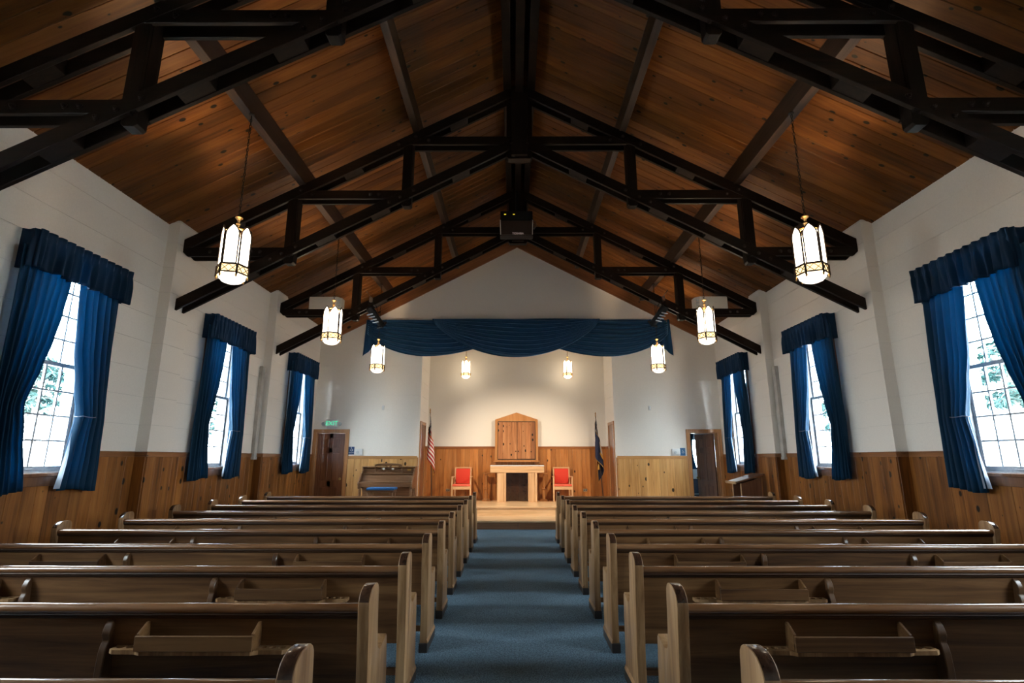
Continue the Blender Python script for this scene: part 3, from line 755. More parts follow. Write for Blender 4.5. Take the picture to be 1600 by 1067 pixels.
for q in ((a, a+.05, z0, z1), (b-.05, b, z0, z1), (a+.05, b-.05, z0, z0+.05), (a+.05, b-.05, z1-.05, z1)): m.box(q[0], q[1], 0.06, 0.12, q[2], q[3])
obj('frame', m, M['sash'], w9)
for i in range(1, 5):
    x = a+.05+(b-a-.1)*i/5; m = MB(); m.box(x-.01, x+.01, .08, .10, z0+.05, z1-.05); obj('muntin', m, M['sash'], w9)
for i in range(1, 6):
    z = z0+.05+(z1-z0-.1)*i/6; m = MB(); m.box(a+.05, b-.05, .08, .10, z-.01, z+.01); obj('muntin', m, M['sash'], w9)
m = MB(); m.box(a+.05, b-.05, .088, .091, z0+.05, z1-.05); obj('pane', m, M['glass'], w9)
ld = bpy.data.lights.new('sky_portal', 'AREA'); ld.shape = 'RECTANGLE'; ld.size = b-a; ld.size_y = z1-z0; ld.cycles.is_portal = True
lo = bpy.data.objects.new('sky_portal', ld); COL.objects.link(lo); lo.location = ((a+b)/2, sy1+0.18, (z0+z1)/2); lo.rotation_euler = (-PI/2, 0, 0)

# ================================================================== PEWS
PITCH = 0.89
ROWY = [1.85 + PITCH*i for i in range(10)]
def arc(cx, cz, r, a0, a1, n, rz=None):
    rz = rz or r
    return [(cx + r*math.cos(math.radians(a0+(a1-a0)*i/n)), cz + rz*math.sin(math.radians(a0+(a1-a0)*i/n))) for i in range(n+1)]
END = ([(0.02, 0.0), (0.02, 0.30), (-0.012, 0.60), (-0.035, 0.80)] + arc(0.055, 0.80, 0.09, 180, 90, 6, 0.083) + arc(0.095, 0.833, 0.05, 90, 0, 4)
       + [(0.152, 0.74), (0.165, 0.63)] + arc(0.235, 0.60, 0.065, 200, 290, 5, 0.06)[0:] + [(0.30, 0.555), (0.36, 0.572), (0.375, 0.555), (0.395, 0.40), (0.405, 0.0)])
BRK = ([(0.03, 0.76), (0.0, 0.752), (-0.035, 0.735), (-0.058, 0.71), (-0.062, 0.69), (-0.048, 0.672), (-0.046, 0.66), (-0.062, 0.645), (-0.075, 0.62),
        (-0.085, 0.55), (-0.085, 0.40), (-0.06, 0.30), (-0.02, 0.24), (0.0, 0.0), (0.22, 0.0), (0.20, 0.36), (0.03, 0.40)])
def shelf_mesh(x0, x1, holes):
    """cup shelf with bored holes (boolean cut once, then shared)"""
    m = MB()
    xm0, xm1 = x0+0.16, x1-0.16
    poly = [(x0, 0.0), (x1, 0.0), (x1, -0.075), (x1-0.02, -0.09), (xm1+0.03, -0.092), (xm1, -0.108), (xm0, -0.108), (xm0-0.03, -0.092), (x0+0.02, -0.09), (x0, -0.075)]
    m.prism(poly, 0.606, 0.624, 'Z')
    o = obj('tmp_shelf', m, M['pewend'])
    h = MB()
    for x in holes: h.lathe([(0.0165, -0.05), (0.0165, 0.05)], 12, (x, -0.05, 0.615))
    ho = obj('tmp_hole', h, M['pewend'])
    md = o.modifiers.new('b', 'BOOLEAN'); md.object = ho; md.operation = 'DIFFERENCE'; md.solver = 'EXACT'
    dg = bpy.context.evaluated_depsgraph_get(); dg.update()
    me = bpy.data.meshes.new_from_object(o.evaluated_get(dg)); me.name = 'cup_shelf'
    bpy.data.objects.remove(o); bpy.data.objects.remove(ho)
    return me
def make_pew(s, xa, xw, label):
    """s: +1 right block, -1 left block. xa aisle face, xw wall face (absolute |x|); local origin at aisle end, rear plane"""
    root = thing('pew', (0, 0, 0), label, 'pew', 'oak pews in two blocks')
    L = xw - xa; TE = 0.056
    X = lambda x: s*x
    # ends
    for nm, a, b in (('end_panel', 0.0, TE), ('end_panel', L-TE, L)):
        m = MB(); m.prism(END, X(a), X(b), 'X')
        me = m.mesh('end_panel', [M['pewend'], M['pewdark']], smooth=True, bevel=0.005, seg=2, angle=35)
        for p in me.polygons:
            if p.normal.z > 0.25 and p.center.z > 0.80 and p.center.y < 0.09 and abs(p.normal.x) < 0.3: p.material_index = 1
        e = link(nm, me, root)
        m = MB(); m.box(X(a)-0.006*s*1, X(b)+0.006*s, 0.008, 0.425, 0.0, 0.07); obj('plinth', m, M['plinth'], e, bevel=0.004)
        if a == 0.0:   # shadow-moulding along the aisle face base
            m = MB(); m.prism([(X(-0.010), 0.07), (X(0.002), 0.07), (X(0.002), 0.10)], 0.012, 0.41, 'Y'); obj('base_moulding', m, M['pewend'], e)
    a, b = TE, L-TE
    def P(poly, mat, nm, **k):
        m = MB(); m.prism(poly, X(a), X(b), 'X'); return obj(nm, m, mat, root, **k)
    P([(0.028, 0.345), (0.052, 0.345), (0.020, 0.79), (-0.004, 0.79)], M['pew'], 'backrest')
    P([(-0.014, 0.770), (-0.022, 0.774), (-0.026, 0.783), (-0.025, 0.794), (-0.019, 0.803), (-0.008, 0.8085), (0.004, 0.8105), (0.016, 0.809), (0.027, 0.803), (0.033, 0.793), (0.031, 0.780), (0.022, 0.770)], M['pewrail'], 'top_rail', smooth=True, angle=50)
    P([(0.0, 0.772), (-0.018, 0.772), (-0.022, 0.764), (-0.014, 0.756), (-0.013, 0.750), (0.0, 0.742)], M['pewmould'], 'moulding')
    P([(0.05, 0.415), (0.42, 0.43), (0.435, 0.445), (0.43, 0.458), (0.40, 0.462), (0.06, 0.445)], M['pew'], 'seat', smooth=True)
    P([(0.39, 0.36), (0.41, 0.36), (0.41, 0.43), (0.39, 0.425)], M['pew'], 'seat_apron')
    P([(0.20, 0.10), (0.225, 0.10), (0.225, 0.14), (0.20, 0.14)], M['pew'], 'stretcher')
    # centre supports, racks, shelves
    bx = (1.245, 2.45)
    for x in bx:
        m = MB(); m.prism([(q[0]*0.55 if q[0] < 0 else q[0], q[1]-(0.012 if q[1] > 0.5 else 0.0)) for q in BRK], X(x-0.018), X(x+0.018), 'X'); obj('support', m, M['pewsup'], root, bevel=0.004, smooth=True, angle=30)
    for r0, r1, sh0, sh1 in ((0.52, 1.07, 0.37, 1.205), (2.63, 3.18, 2.49, 3.33)):
        m = MB(); yb = 0.018; yf = -0.085
        m.box(X(r0), X(r1), yf, yf+0.012, 0.624, 0.690)
        for q in (r0, r1-0.014): m.prism([(yf+0.012, 0.624), (yb, 0.624), (yb-0.005, 0.728), (yb-0.03, 0.733), (yf+0.012, 0.697)], X(q), X(q+0.014), 'X')
        obj('book_rack', m, M['pew'], root, bevel=0.0025)
        hs = [X(sh0+0.035+0.045*i) for i in range(3)] + [X(sh1-0.035-0.045*i) for i in range(3)]
        me = shelf_mesh(min(X(sh0), X(sh1)), max(X(sh0), X(sh1)), hs)
        o = link('cup_shelf', me, root, (0, 0.03, 0))
    return root
ORD = ('nearest', 'second', 'third', 'fourth', 'fifth', 'sixth', 'seventh', 'eighth', 'ninth', 'front')
for s, xa, xw, nm in ((-1, 0.778, 4.62, 'left'), (1, 0.688, 4.64, 'right')):
    p0 = None
    for i, y in enumerate(ROWY):
        if i == 0: lb = 'nearest %s-hand oak pew, mostly below the bottom edge of the picture' % nm
        elif i == 9: lb = 'foremost %s-hand oak pew, the one closest to the platform' % nm
        else: lb = '%s oak pew from the camera in the %s-hand block' % (ORD[i], nm)
        if p0 is None: p0 = p = make_pew(s, xa, xw, lb)
        else: p = copy_tree(p0); p['label'] = lb
        p.location = (s*xa, y, 0)

# ================================================================== PENDANT LAMPS
def lancet(w, h, sh, n=7):
    """pointed-arch outline, width w, total height h, springing at sh"""
    pts = [(-w/2, 0), (w/2, 0), (w/2, sh)]
    for i in range(1, n+1):
        t = i/n; pts.append((w/2*(1-t**2.0), sh+(h-sh)*t))
    pts[-1] = (0, h)
    for i in range(n-1, 0, -1):
        t = i/n; pts.append((-w/2*(1-t**2.0), sh+(h-sh)*t))
    pts.append((-w/2, sh))
    return pts
def make_lamp(scale, lit, ztop, zbot, label, group, name='pendant_lantern'):
    """origin at the bowl bottom"""
    root = thing(name, (0, 0, 0), label, 'lamp', group)
    R = 0.166*scale; ap = R*math.cos(PI/6); w = R*0.90
    H0 = 0.19*scale; HG = 0.475*scale; SH = 0.33*scale
    metal = M['bronze'] if lit else M['brass']
    gl, bo, dm = (M['lamp'], M['lampb'], M['lampd']) if lit else (M['lampw'], M['lampw'], M['lampd'])
    out = lancet(w, HG, SH)
    inn = lancet(w-0.026*scale, HG-0.03*scale, SH)
    inn = [(x, z+0.010*scale) for x, z in inn]
    m = MB(); m.prism(inn, -ap+0.004, -ap+0.010, 'Y'); pane = m.mesh('glass_panel', gl)
    m = MB(); nO = len(out)
    vs = [(x, y, z) for y in (-ap-0.003, -ap+0.012) for ring in (out, inn) for x, z in ring]
    fs = []
    for i in range(nO):
        j = (i+1) % nO
        fs += [(i, j, nO+j, nO+i), (2*nO+i, 3*nO+i, 3*nO+j, 2*nO+j), (i, 2*nO+i, 2*nO+j, j), (nO+i, nO+j, 3*nO+j, 3*nO+i)]
    m.add(vs, fs); fr = m.mesh('panel_frame', metal)
    # band under each panel: rails and two lattice crosses over a glowing backing
    m = MB(); hw = R/2; b0, b1 = 0.088*scale, 0.190*scale
    for z0, z1 in ((b0, b0+0.014*scale), (b1-0.012*scale, b1)): m.box(-hw, hw, -ap-0.006, -ap+0.004, z0, z1)
    for x in (-hw, hw): m.box(x-0.008*scale, x+0.008*scale, -ap-0.010, -ap+0.006, b0-0.02*scale, b1)
    za, zb = b0+0.014*scale, b1-0.012*scale
    for k in (-1, 1):
        cx = k*hw/2
        for d in (-1, 1): m.tube([(cx-d*hw*0.46, -ap-0.002, za), (cx+d*hw*0.46, -ap-0.002, zb)], 0.0042*scale, 4)
    band = m.mesh('band', metal)
    m = MB(); m.box(-hw, hw, -ap+0.006, -ap+0.009, b0, b1); bk = m.mesh('band_glass', dm)
    for k in range(6):
        r = (0, 0, k*PI/3)
        p = link('glass_panel', pane, root, (0, 0, H0), r)
        link('panel_frame', fr, p)
        q = link('lattice_band', band, root, (0, 0, 0), r); link('band_glass', bk, q)
        m = MB(); x, y = R*0.985*math.cos(k*PI/3), R*0.985*math.sin(k*PI/3)
        m.lathe([(0.0, 0.035*scale), (0.008*scale, 0.045*scale), (0.011*scale, 0.062*scale), (0.007*scale, 0.075*scale), (0.008*scale, 0.09*scale)], 8, (x, y, 0)); obj('foot', m, M['brass'], root)
    m = MB(); m.lathe([(0.0, 0.0), (0.06*scale, 0.004*scale), (0.105*scale, 0.022*scale), (0.125*scale, 0.05*scale), (0.135*scale, 0.052*scale), (0.140*scale, 0.088*scale), (0.0, 0.09*scale)], 24); obj('bowl', m, bo, root, smooth=True)
    # stem, ring and chain
    m = MB(); m.lathe([(0.0, 0.56*scale), (0.02*scale, 0.60*scale), (0.014*scale, 0.68*scale), (0.028*scale, 0.71*scale), (0.014*scale, 0.73*scale), (0.018*scale, 0.76*scale), (0.042*scale, 0.785*scale), (0.036*scale, 0.80*scale), (0.0, 0.805*scale)], 12)
    for k in range(6):
        a = k*PI/3 + PI/6
        m.tube([(0.016*scale*math.cos(a), 0.016*scale*math.sin(a), 0.66*scale), (0.07*scale*math.cos(a), 0.07*scale*math.sin(a), 0.64*scale), (ap*0.97*math.cos(a), ap*0.97*math.sin(a), H0+HG*0.86)], 0.005*scale, 5)
    obj('stem', m, M['brass'], root, smooth=True)
    m = MB(); z = 0.80*scale; top = ztop - zbot; ll = 0.046; i = 0
    while z < top-0.06:
        c = Vector((0, 0, z+ll*0.5)); pts = []
        for k in range(8):
            a = 2*PI*k/8; u, v = 0.011*math.cos(a), ll*0.58*math.sin(a)
            pts.append(c + (Vector((u, 0, v)) if i % 2 else Vector((0, u, v))))
        m.tube(pts, 0.0036, 4, closed=True); z += ll*0.86; i += 1
    m.lathe([(0.0, top-0.015), (0.035, top-0.01), (0.03, top), (0.0, top)], 10)
    obj('chain', m, M['chain'] if lit else M['brass'], root)
    return root
LX_ = 3.235
zb = 3.39
lamps = []
for s, side in ((-1, 'left'), (1, 'right')):
    for y, rz, nm in ((5.53, 12, 'nearest'), (8.77, 30 if s < 0 else 4, 'middle'), (11.86, 28 if s < 0 else 2, 'farthest')):
        lb = '%s lit hexagonal lantern hanging from the %s purlin' % (nm, side)
        if not lamps: l = make_lamp(1.0, True, 5.53, zb, lb, 'lit hexagonal lanterns')
        else: l = copy_tree(lamps[0]); l['label'] = lb
        l.location = (s*LX_, y, zb); l.rotation_euler = (0, 0, math.radians(rz if s < 0 else (40 if nm == 'nearest' else rz)))
        lamps.append(l)
for l in lamps:      # the bulb inside each lit lantern; its light leaves through the open top
    bd = bpy.data.lights.new('lantern_bulb', 'POINT'); bd.energy = 70; bd.color = (1.0, 0.70, 0.40); bd.shadow_soft_size = 0.03
    bo = bpy.data.objects.new('lantern_bulb', bd); COL.objects.link(bo); bo.parent = l; bo.location = (0, 0, 0.42)
c1 = make_lamp(0.74, False, 5.1, 3.585, 'small brass lantern hanging in the left half of the chancel', 'brass chancel lanterns')
c1.location = (-1.388, 14.0, 3.585); c1.rotation_euler = (0, 0, math.radians(10))
c2 = copy_tree(c1); c2['label'] = 'small brass lantern hanging in the right half of the chancel'; c2.location.x = 1.37

# ================================================================== WINDOW CURTAINS
def interp(tab, z):
    for (z0, v0), (z1, v1) in zip(tab, tab[1:]):
        if z0 >= z >= z1:
            t = (z0-z)/(z0-z1); t = t*t*(3-2*t)*0.5 + t*0.5
            return v0 + (v1-v0)*t
    return tab[-1][1] if z < tab[-1][0] else tab[0][1]
NEAR = ([(3.62, -0.72), (1.1, -0.715)], [(3.62, -0.10), (3.35, -0.13), (3.0, -0.17), (2.7, -0.225), (2.4, -0.305), (2.0, -0.425), (1.75, -0.37), (1.15, -0.24)])
FAR = ([(3.62, 0.60), (2.3, 0.655), (1.1, 0.72)], [(3.62, 0.0), (3.35, 0.035), (2.7, 0.115), (2.3, 0.21), (1.94, 0.30), (1.65, 0.26), (1.15, 0.215)])
def curtain(s, c, which, zb, label, seed):
    rnd = random.Random(seed); outer, inner = which
    ph = rnd.uniform(0, 6.28); nf = 7 if which is NEAR else 6
    zt = 3.60
    def fn(u, v):
        z = zt + (zb-zt)*v
        o, i = interp(outer, z), interp(inner, z)
        y = o + (i-o)*u
        ww = abs(i-o); amp = 0.034 * min(1.4, 0.42/max(ww, 0.2)) * (0.55+0.45*min(1, v*3))
        d = 0.125 + amp*math.sin(2*PI*nf*u + ph + 0.5*math.sin(3*v+ph)) + 0.010*math.sin(2*PI*2.3*u+ph*2+v*2)
        y += 0.010*math.cos(2*PI*nf*u+ph)
        dz = 0.02*math.sin(5*u+ph)*v
        return (-s*d, y, z+dz)
    m = MB(); m.grid(fn, 70, 40)
    o = obj('curtain_panel', m, M['curtain'], None, (s*W, c, 0), smooth=True, angle=180)
    sd = o.modifiers.new('thickness', 'SOLIDIFY'); sd.thickness = 0.004
    tag(o, label, 'curtain', 'blue velvet window curtains')
    if which is FAR:
        # pale lining peeping out below the tie
        def fl(u, v):
            z = 1.95 + (zb+0.03-1.95)*v; i = interp(inner, z)
            return (-s*(0.115+0.012*math.sin(6*u+ph)), i + 0.06 - (0.062+0.055*v*v)*u, z)
        m = MB(); m.grid(fl, 10, 16); l = obj('lining', m, M['lining'], o, smooth=True, angle=180)
        # tie-back cord
        i = interp(inner, 1.94); pts = []
        for k in range(13):
            t = k/12; pts.append((-s*(0.165+0.045*math.sin(t*PI)), i + 0.02 + (0.24)*t, 1.955 + 0.06*t*t - 0.02*math.sin(t*PI)))
        m = MB(); m.tube([(-s*0.08, i-0.012, 1.95), (-s*0.13, i-0.02, 1.945)] + pts[:7], 0.0045, 6); obj('tie_back', m, M['cord'], o)
    return o
def valance(s, c, label, seed):
    rnd = random.Random(seed); ph = rnd.uniform(0, 6.28)
    D = 0.205; y0, y1 = -0.66, 0.655; zt, zb = 3.79, 3.375
    Ltot = D + (y1-y0) + D
    def base(u):
        t = u*Ltot
        if t < D: return (t, y0, (0, -1))
        if t < D+(y1-y0): return (D, y0+t-D, (1, 0))
        return (D-(t-D-(y1-y0)), y1, (0, 1))
    jit = [rnd.uniform(-.3, .3) for _ in range(30)]
    def fn(u, v):
        d, y, n = base(min(max(u, 0), 1)); z = zt + (zb-zt)*v
        k = 13*u*1.0
        a = 0.006 + 0.020*min(1, max(0, v-0.05)*2.2)
        if v < 0.22: a = 0.007*(0.22-v)/0.22 + 0.006
        wv = math.sin(2*PI*15*u + 1.1*math.sin(2*PI*4.3*u+ph)*v + jit[int(u*15) % 30]*0) + 0.4*math.sin(2*PI*30*u+ph+2*v) + 0.5*v*math.sin(2*PI*9.1*u+ph)
        a *= min(1.0, 12*u, 12*(1-u)+0.2)
        z += 0.005*math.sin(2*PI*15*u+1.5)*(1 if v < 0.01 else 0) + 0.012*math.sin(2*PI*6*u+ph)*v
        return (-s*(d + n[0]*a*wv), y + n[1]*a*wv, z)
    m = MB(); m.grid(fn, 300, 10)
    o = obj('valance', m, M['valance'], None, (s*W, c, 0), smooth=True, angle=180)
    sd = o.modifiers.new('thickness', 'SOLIDIFY'); sd.thickness = 0.006
    m = MB(); m.box(-s*0.02, -s*(D-0.02), y0+0.02, y1-0.02, zt-0.05, zt-0.035); obj('header_board', m, M['frame'], o)
    tag(o, label, 'valance', 'blue pleated valances')
POS = {1: 'nearest', 2: 'middle', 3: 'farthest'}
for s, side in ((-1, 'left'), (1, 'right')):
    for i in (1, 2, 3):
        c = WC[i]
        curtain(s, c, NEAR, 1.165 if i > 1 else 1.15, 'blue velvet curtain, camera-side half, at the %s window of the %s wall' % (POS[i], side), 10*i+s)
        curtain(s, c, FAR, 1.155 if i > 1 else 1.14, 'blue velvet curtain, altar-side half, at the %s window of the %s wall' % (POS[i], side), 20*i+s)
        valance(s, c, 'blue pleated valance over the %s window of the %s wall' % (POS[i], side), 30*i+s)

# ================================================================== CHANCEL SWAG
def swag_group():
    root = thing('swag_drapery', (0, YF-0.01, 0), 'long navy velvet swag with three scallops and two tails above the chancel opening', 'drapery')
    ZT = 5.02
    def scallop(xa, xb, ha, hb, drop, dep, nf, xshift=0.0):
        # upper edge from xa to xb at ZT; hem hangs; ends gathered to ha/hb widths below the top
        def fn(u, v):
            x = xa + (xb-xa)*u
            env = 4*u*(1-u)
            env = env**0.78
            sidea = ha*(1-u) + hb*u
            z = ZT - v*(sidea*(1-env)*0.9 + drop*env)
            k = v*nf
            f = 0.5-0.5*math.cos(2*PI*(k + 0.25*math.sin(2*PI*u)))
            y = dep + (0.075*f + 0.05*v*(1-v)*2)*(0.30+0.70*env) + 0.03*v
            x2 = x + xshift*v*(1-abs(2*u-1))
            return (x2, -y, z)
        m = MB(); m.grid(fn, 72, 120)
        o = obj('scallop', m, M['swag'], root, smooth=True, angle=180)
        sd = o.modifiers.new('thickness', 'SOLIDIFY'); sd.thickness = 0.004
        return o
    scallop(-3.90, -0.35, 0.42, 0.42, 0.975, 0.02, 8.0, -0.22)
    scallop(0.35, 3.92, 0.42, 0.42, 0.985, 0.02, 8.0, 0.22)
    scallop(-2.20, 2.14, 0.03, 0.03, 1.02, 0.12, 9.0)
    for s, x0, x1 in ((-1, -3.94, -3.42), (1, 3.44, 3.97)):
        def fn(u, v, s=s, x0=x0, x1=x1):
            x = x0 + (x1-x0)*u; t = u if s < 0 else 1-u    # t=0 outer edge
            L = 0.97 - 0.50*t
            return (x + s*0.05*v*(1-t), -(0.03+0.022*math.sin(2*PI*3.2*u+0.4)+0.012), ZT - L*v)
        m = MB(); m.grid(fn, 40, 12); o = obj('tail', m, M['swag'], root, smooth=True, angle=180)
        sd = o.modifiers.new('thickness', 'SOLIDIFY'); sd.thickness = 0.004
    m = MB(); m.box(-3.94, 3.97, -0.028, 0.008, ZT-0.03, ZT+0.004); obj('header_board', m, M['swag'], root)
swag_group()

# ================================================================== CHANCEL FURNITURE
# wall cupboard
cz0, cz1 = 1.415, 2.706
cup = thing('wall_cupboard', (-0.016, YC-0.021, 0), 'peaked knotty wooden wall cupboard above the altar', 'cupboard')
m = MB(); m.prism([(-0.585, cz0), (0.585, cz0), (0.585, 2.513), (0.0, cz1), (-0.585, 2.513)], -0.10, 0.0, 'Y'); obj('frame', m, M['cupf'], cup, bevel=0.005)
m = MB(); m.box(-0.515, 0.515, -0.106, -0.0995, 1.437, 2.463); obj('recess', m, M['plinth'], cup)
for a, b in ((-0.500, 0.008), (0.020, 0.500)):
    d = thing('door', (0, 0, 0)); d.parent = cup
    n = 4 if a < 0 else 4
    for i in range(n):
        x0, x1 = a+(b-a)*i/n, a+(b-a)*(i+1)/n
        m = MB(); m.box(x0+0.001, x1-0.001, -0.122, -0.105, 1.456 + (0.0 if a < 0 else 0.006), 2.445); obj('board', m, M['cup'], d, bevel=0.003)
    x = (b-0.03) if a < 0 else (a+0.03)
    m = MB(); m.lathe([(0.0, 0), (0.01, 0), (0.008, 0.015), (0.016, 0.025), (0.0, 0.033)], 10, M=Matrix.Translation((x, -0.122, 1.66)) @ Matrix.Rotation(PI/2, 4, 'X')); obj('knob', m, M['bronze'], d, smooth=True)
m = MB(); m.box(-0.62, 0.62, -0.125, 0.0, cz0-0.035, cz0); obj('ledge', m, M['cupf'], cup, bevel=0.004)

# altar
al = thing('altar', (-0.005, 13.95, PZ), 'pale birch altar table with a thick slab top on two broad legs', 'altar')
m = MB(); m.box(-0.70, 0.70, 0.0, 0.46, 0.732, 0.895); obj('top_slab', m, M['altar'], al, bevel=0.005)
m = MB(); m.box(-0.705, 0.705, -0.004, 0.465, 0.896, 0.917); obj('table_top', m, M['paper'], al, bevel=0.004)
for x0, x1 in ((-0.518, -0.288), (0.286, 0.516)):
    m = MB(); m.box(x0, x1-0.055, 0.015, 0.36, 0.0, 0.731); leg = obj('leg', m, M['altarz'], al, bevel=0.004)
    m = MB(); m.box(x1-0.053, x1, 0.0, 0.37, 0.0, 0.731); obj('leg_edge', m, M['altarz'], leg, bevel=0.004)
m = MB(); m.box(-0.285, 0.285, 0.38, 0.40, 0.0, 0.731)
obj('back_panel', m, M['pewdark'], al)
for i in range(1, 5):
    x = -0.285+0.57*i/5; m = MB(); m.box(x-0.004, x+0.004, 0.374, 0.38, 0.0, 0.731); obj('batten', m, M['plinth'], al)

# chairs
def make_chair(label):
    r = thing('chancel_chair', (0, 0, PZ), label, 'chair', 'red upholstered chancel chairs')
    wd, dp = 0.24, 0.46
    for x in (-wd, wd):
        m = MB(); m.box(x-0.02, x+0.02, 0.0, 0.045, 0.0, 0.62); obj('front_leg', m, M['altarz'], r, bevel=0.004)
        m = MB(); m.prism([(dp-0.045, 0.0), (dp, 0.0), (dp+0.05, 0.86), (dp+0.015, 0.86), (dp-0.055, 0.42)], x*0.86-0.018, x*0.86+0.018, 'X'); obj('back_post', m, M['altarz'], r, bevel=0.003)
        m = MB(); m.box(x-0.022, x+0.022, -0.02, dp-0.02, 0.605, 0.632); obj('armrest', m, M['altar'], r, bevel=0.005)
        m = MB(); m.box(x*0.95-0.012, x*0.95+0.012, 0.04, dp-0.05, 0.10, 0.135); obj('stretcher', m, M['altar'], r)
    m = MB(); m.box(-wd+0.02, wd-0.02, 0.008, 0.034, 0.305, 0.385); obj('seat_rail', m, M['altar'], r, bevel=0.003)
    m = MB(); m.box(-wd+0.02, wd-0.02, dp-0.04, dp-0.018, 0.305, 0.385); obj('seat_rail', m, M['altar'], r, bevel=0.003)
    m = MB(); m.box(-wd+0.005, wd-0.005, -0.01, dp-0.03, 0.386, 0.435); obj('seat', m, M['redl'], r, bevel=0.018, seg=3, smooth=True)
    m = MB(); m.prism([(dp-0.075, 0.44), (dp-0.03, 0.44), (dp+0.022, 0.825), (dp-0.022, 0.825)], -0.188, 0.188, 'X'); obj('backrest', m, M['red'], r, bevel=0.014, seg=2, smooth=True)
    m = MB(); m.box(-0.225, 0.225, dp+0.0, dp+0.045, 0.83, 0.865); obj('top_rail', m, M['altar'], r, bevel=0.004)
    return r
ca = make_chair('red upholstered armchair left of the altar'); ca.location = (-1.455, 14.03, PZ)
cb = copy_tree(ca); cb['label'] = 'red upholstered armchair right of the altar'; cb.location = (1.185, 14.03, PZ)

# candle stands behind the altar ends
def candle_stand(label):
    r = thing('pedestal_stand', (0, 0, PZ), label, 'stand', 'carved pedestal stands')
    m = MB(); m.box(-0.115, 0.115, -0.10, 0.10, 0.0, 0.025); m.box(-0.09, 0.09, -0.08, 0.08, 0.025, 0.05); obj('base', m, M['casing'], r, bevel=0.006)
    m = MB(); m.lathe([(0.045, 0.05), (0.04, 0.10), (0.032, 0.28), (0.055, 0.30), (0.055, 0.32), (0.03, 0.335), (0.035, 0.40), (0.028, 0.44), (0.022, 0.66), (0.04, 0.69)], 14); obj('column', m, M['casing'], r, smooth=True)
    m = MB(); m.box(-0.105, 0.105, -0.09, 0.09, 0.69, 0.715); obj('top', m, M['casing'], r, bevel=0.006)
    return r
sa = candle_stand('carved wooden pedestal stand at the left end of the altar'); sa.location = (-0.82, 14.36, PZ)
sb = copy_tree(sa); sb['label'] = 'carved wooden pedestal stand at the right end of the altar'; sb.location = (0.70, 14.36, PZ)

# flags
def flag(name, x, y, ztop, zbot, lean, label, colour, tips, w0, seed):
    r = thing(name, (x, y, PZ), label, 'flag')
    m = MB(); m.lathe([(0.0, 0.0), (0.13, 0.0), (0.13, 0.015), (0.10, 0.035), (0.04, 0.05), (0.025, 0.10), (0.0, 0.10)], 20); obj('base', m, M['pole'], r, smooth=True)
    H = ztop-PZ; m = MB(); m.tube([(0, 0, 0.05), (lean, 0, H-0.10)], 0.011, 8); obj('pole', m, M['pole'], r, smooth=True)
    m = MB(); m.lathe([(0.0, -0.10), (0.016, -0.10), (0.016, -0.06), (0.007, -0.05), (0.02, -0.03), (0.012, 0.0), (0.0, 0.03)], 10, (lean, 0, H)); obj('finial', m, M['brass'], r, smooth=True)
    rnd = random.Random(seed); ZT = H-0.11; L = ztop-zbot-0.11
    # a: down the hoist (0..1), b: out along the fly (0..1); cloth gathered in folds round the pole
    def fn(a, b):
        px = lean*(1-(1-a)*0)
        t = a*0.46 + b*0.54
        z = ZT - L*t + 0.02*math.sin(9*b+3*a)
        wdt = w0*(0.22+0.78*min(1, t*1.5))
        ph = 2*PI*(1.35*b) + seed
        xx = lean*(z/(H)) - 0.012 + wdt*(0.62*math.sin(ph) + 0.30*(b-0.5))
        yy = -0.02 - wdt*0.55*math.cos(ph*1.0) - 0.02*math.sin(3*ph+5*a)
        return (xx, yy, z)
    m = MB(); m.grid(fn, 60, 60, mat=lambda u, v: colour(u, v))
    # grid's (u,v) = (a,b)
    o = obj('banner', m, [M['fblue'], M['fwhite'], M['fred'], M['gold']], r, smooth=True, angle=180)
    sd = o.modifiers.new('thickness', 'SOLIDIFY'); sd.thickness = 0.003
    m = MB(); q = Vector(fn(0.9, 0.15)); m.tube([q, q+Vector((0.03, -0.02, -0.18)), q+Vector((0.035, -0.02, -0.36))], 0.007, 6); m.lathe([(0.0, -0.52), (0.022, -0.50), (0.016, -0.38), (0.0, -0.36)], 8, tuple(q+Vector((0.035, -0.02, 0)))); obj('tassel', m, M['gold'], r)
    return r
def us(a, b):
    if b > 0.965 or a > 0.985 or a < 0.012: return 3
    if a < 0.54 and b < 0.42:
        gx, gy = (b*26) % 1, (a*17) % 1
        return 1 if (gx-.5)**2+(gy-.5)**2 < 0.10 else 0
    return 2 if int(a*13) % 2 == 0 else 1
def other(a, b):
    if b > 0.96 or a > 0.975 or a < 0.012: return 3
    if 0.30 < a < 0.44 and b < 0.34: return 1
    if 0.55 < b < 0.72 and 0.15 < a < 0.55: return 1
    if b > 0.86 and a < 0.45: return 2
    if (a-0.62)**2 + (b-0.62)**2 < 0.010: return 3
    return 0
flag('national_flag', -2.235, 14.18, 2.77, 1.03, -0.11, 'fringed stars and stripes flag draped on a pole at the left of the chancel', us, None, 0.15, 0.6)
flag('navy_flag', 2.24, 14.18, 2.67, 0.84, -0.13, 'fringed navy flag with a white patch on a pole at the right of the chancel', other, None, 0.15, 2.2)

# outlets on the chancel wainscot
for x, lb in ((-1.864, 'left'), (1.828, 'right')):
    r = thing('wall_outlet', (x, YC-0.017, 0.64), 'small metal outlet plate low on the chancel wainscot, %s of the altar' % lb, 'outlet', 'chancel outlets')
    m = MB(); m.box(-0.055, 0.055, -0.006, 0, -0.035, 0.035); obj('plate', m, M['outlet'], r, bevel=0.003)
    for dx in (-0.024, 0.024):
        m = MB(); m.box(dx-0.014, dx+0.014, -0.009, -0.006, -0.012, 0.012); obj('socket', m, M['black'], r)

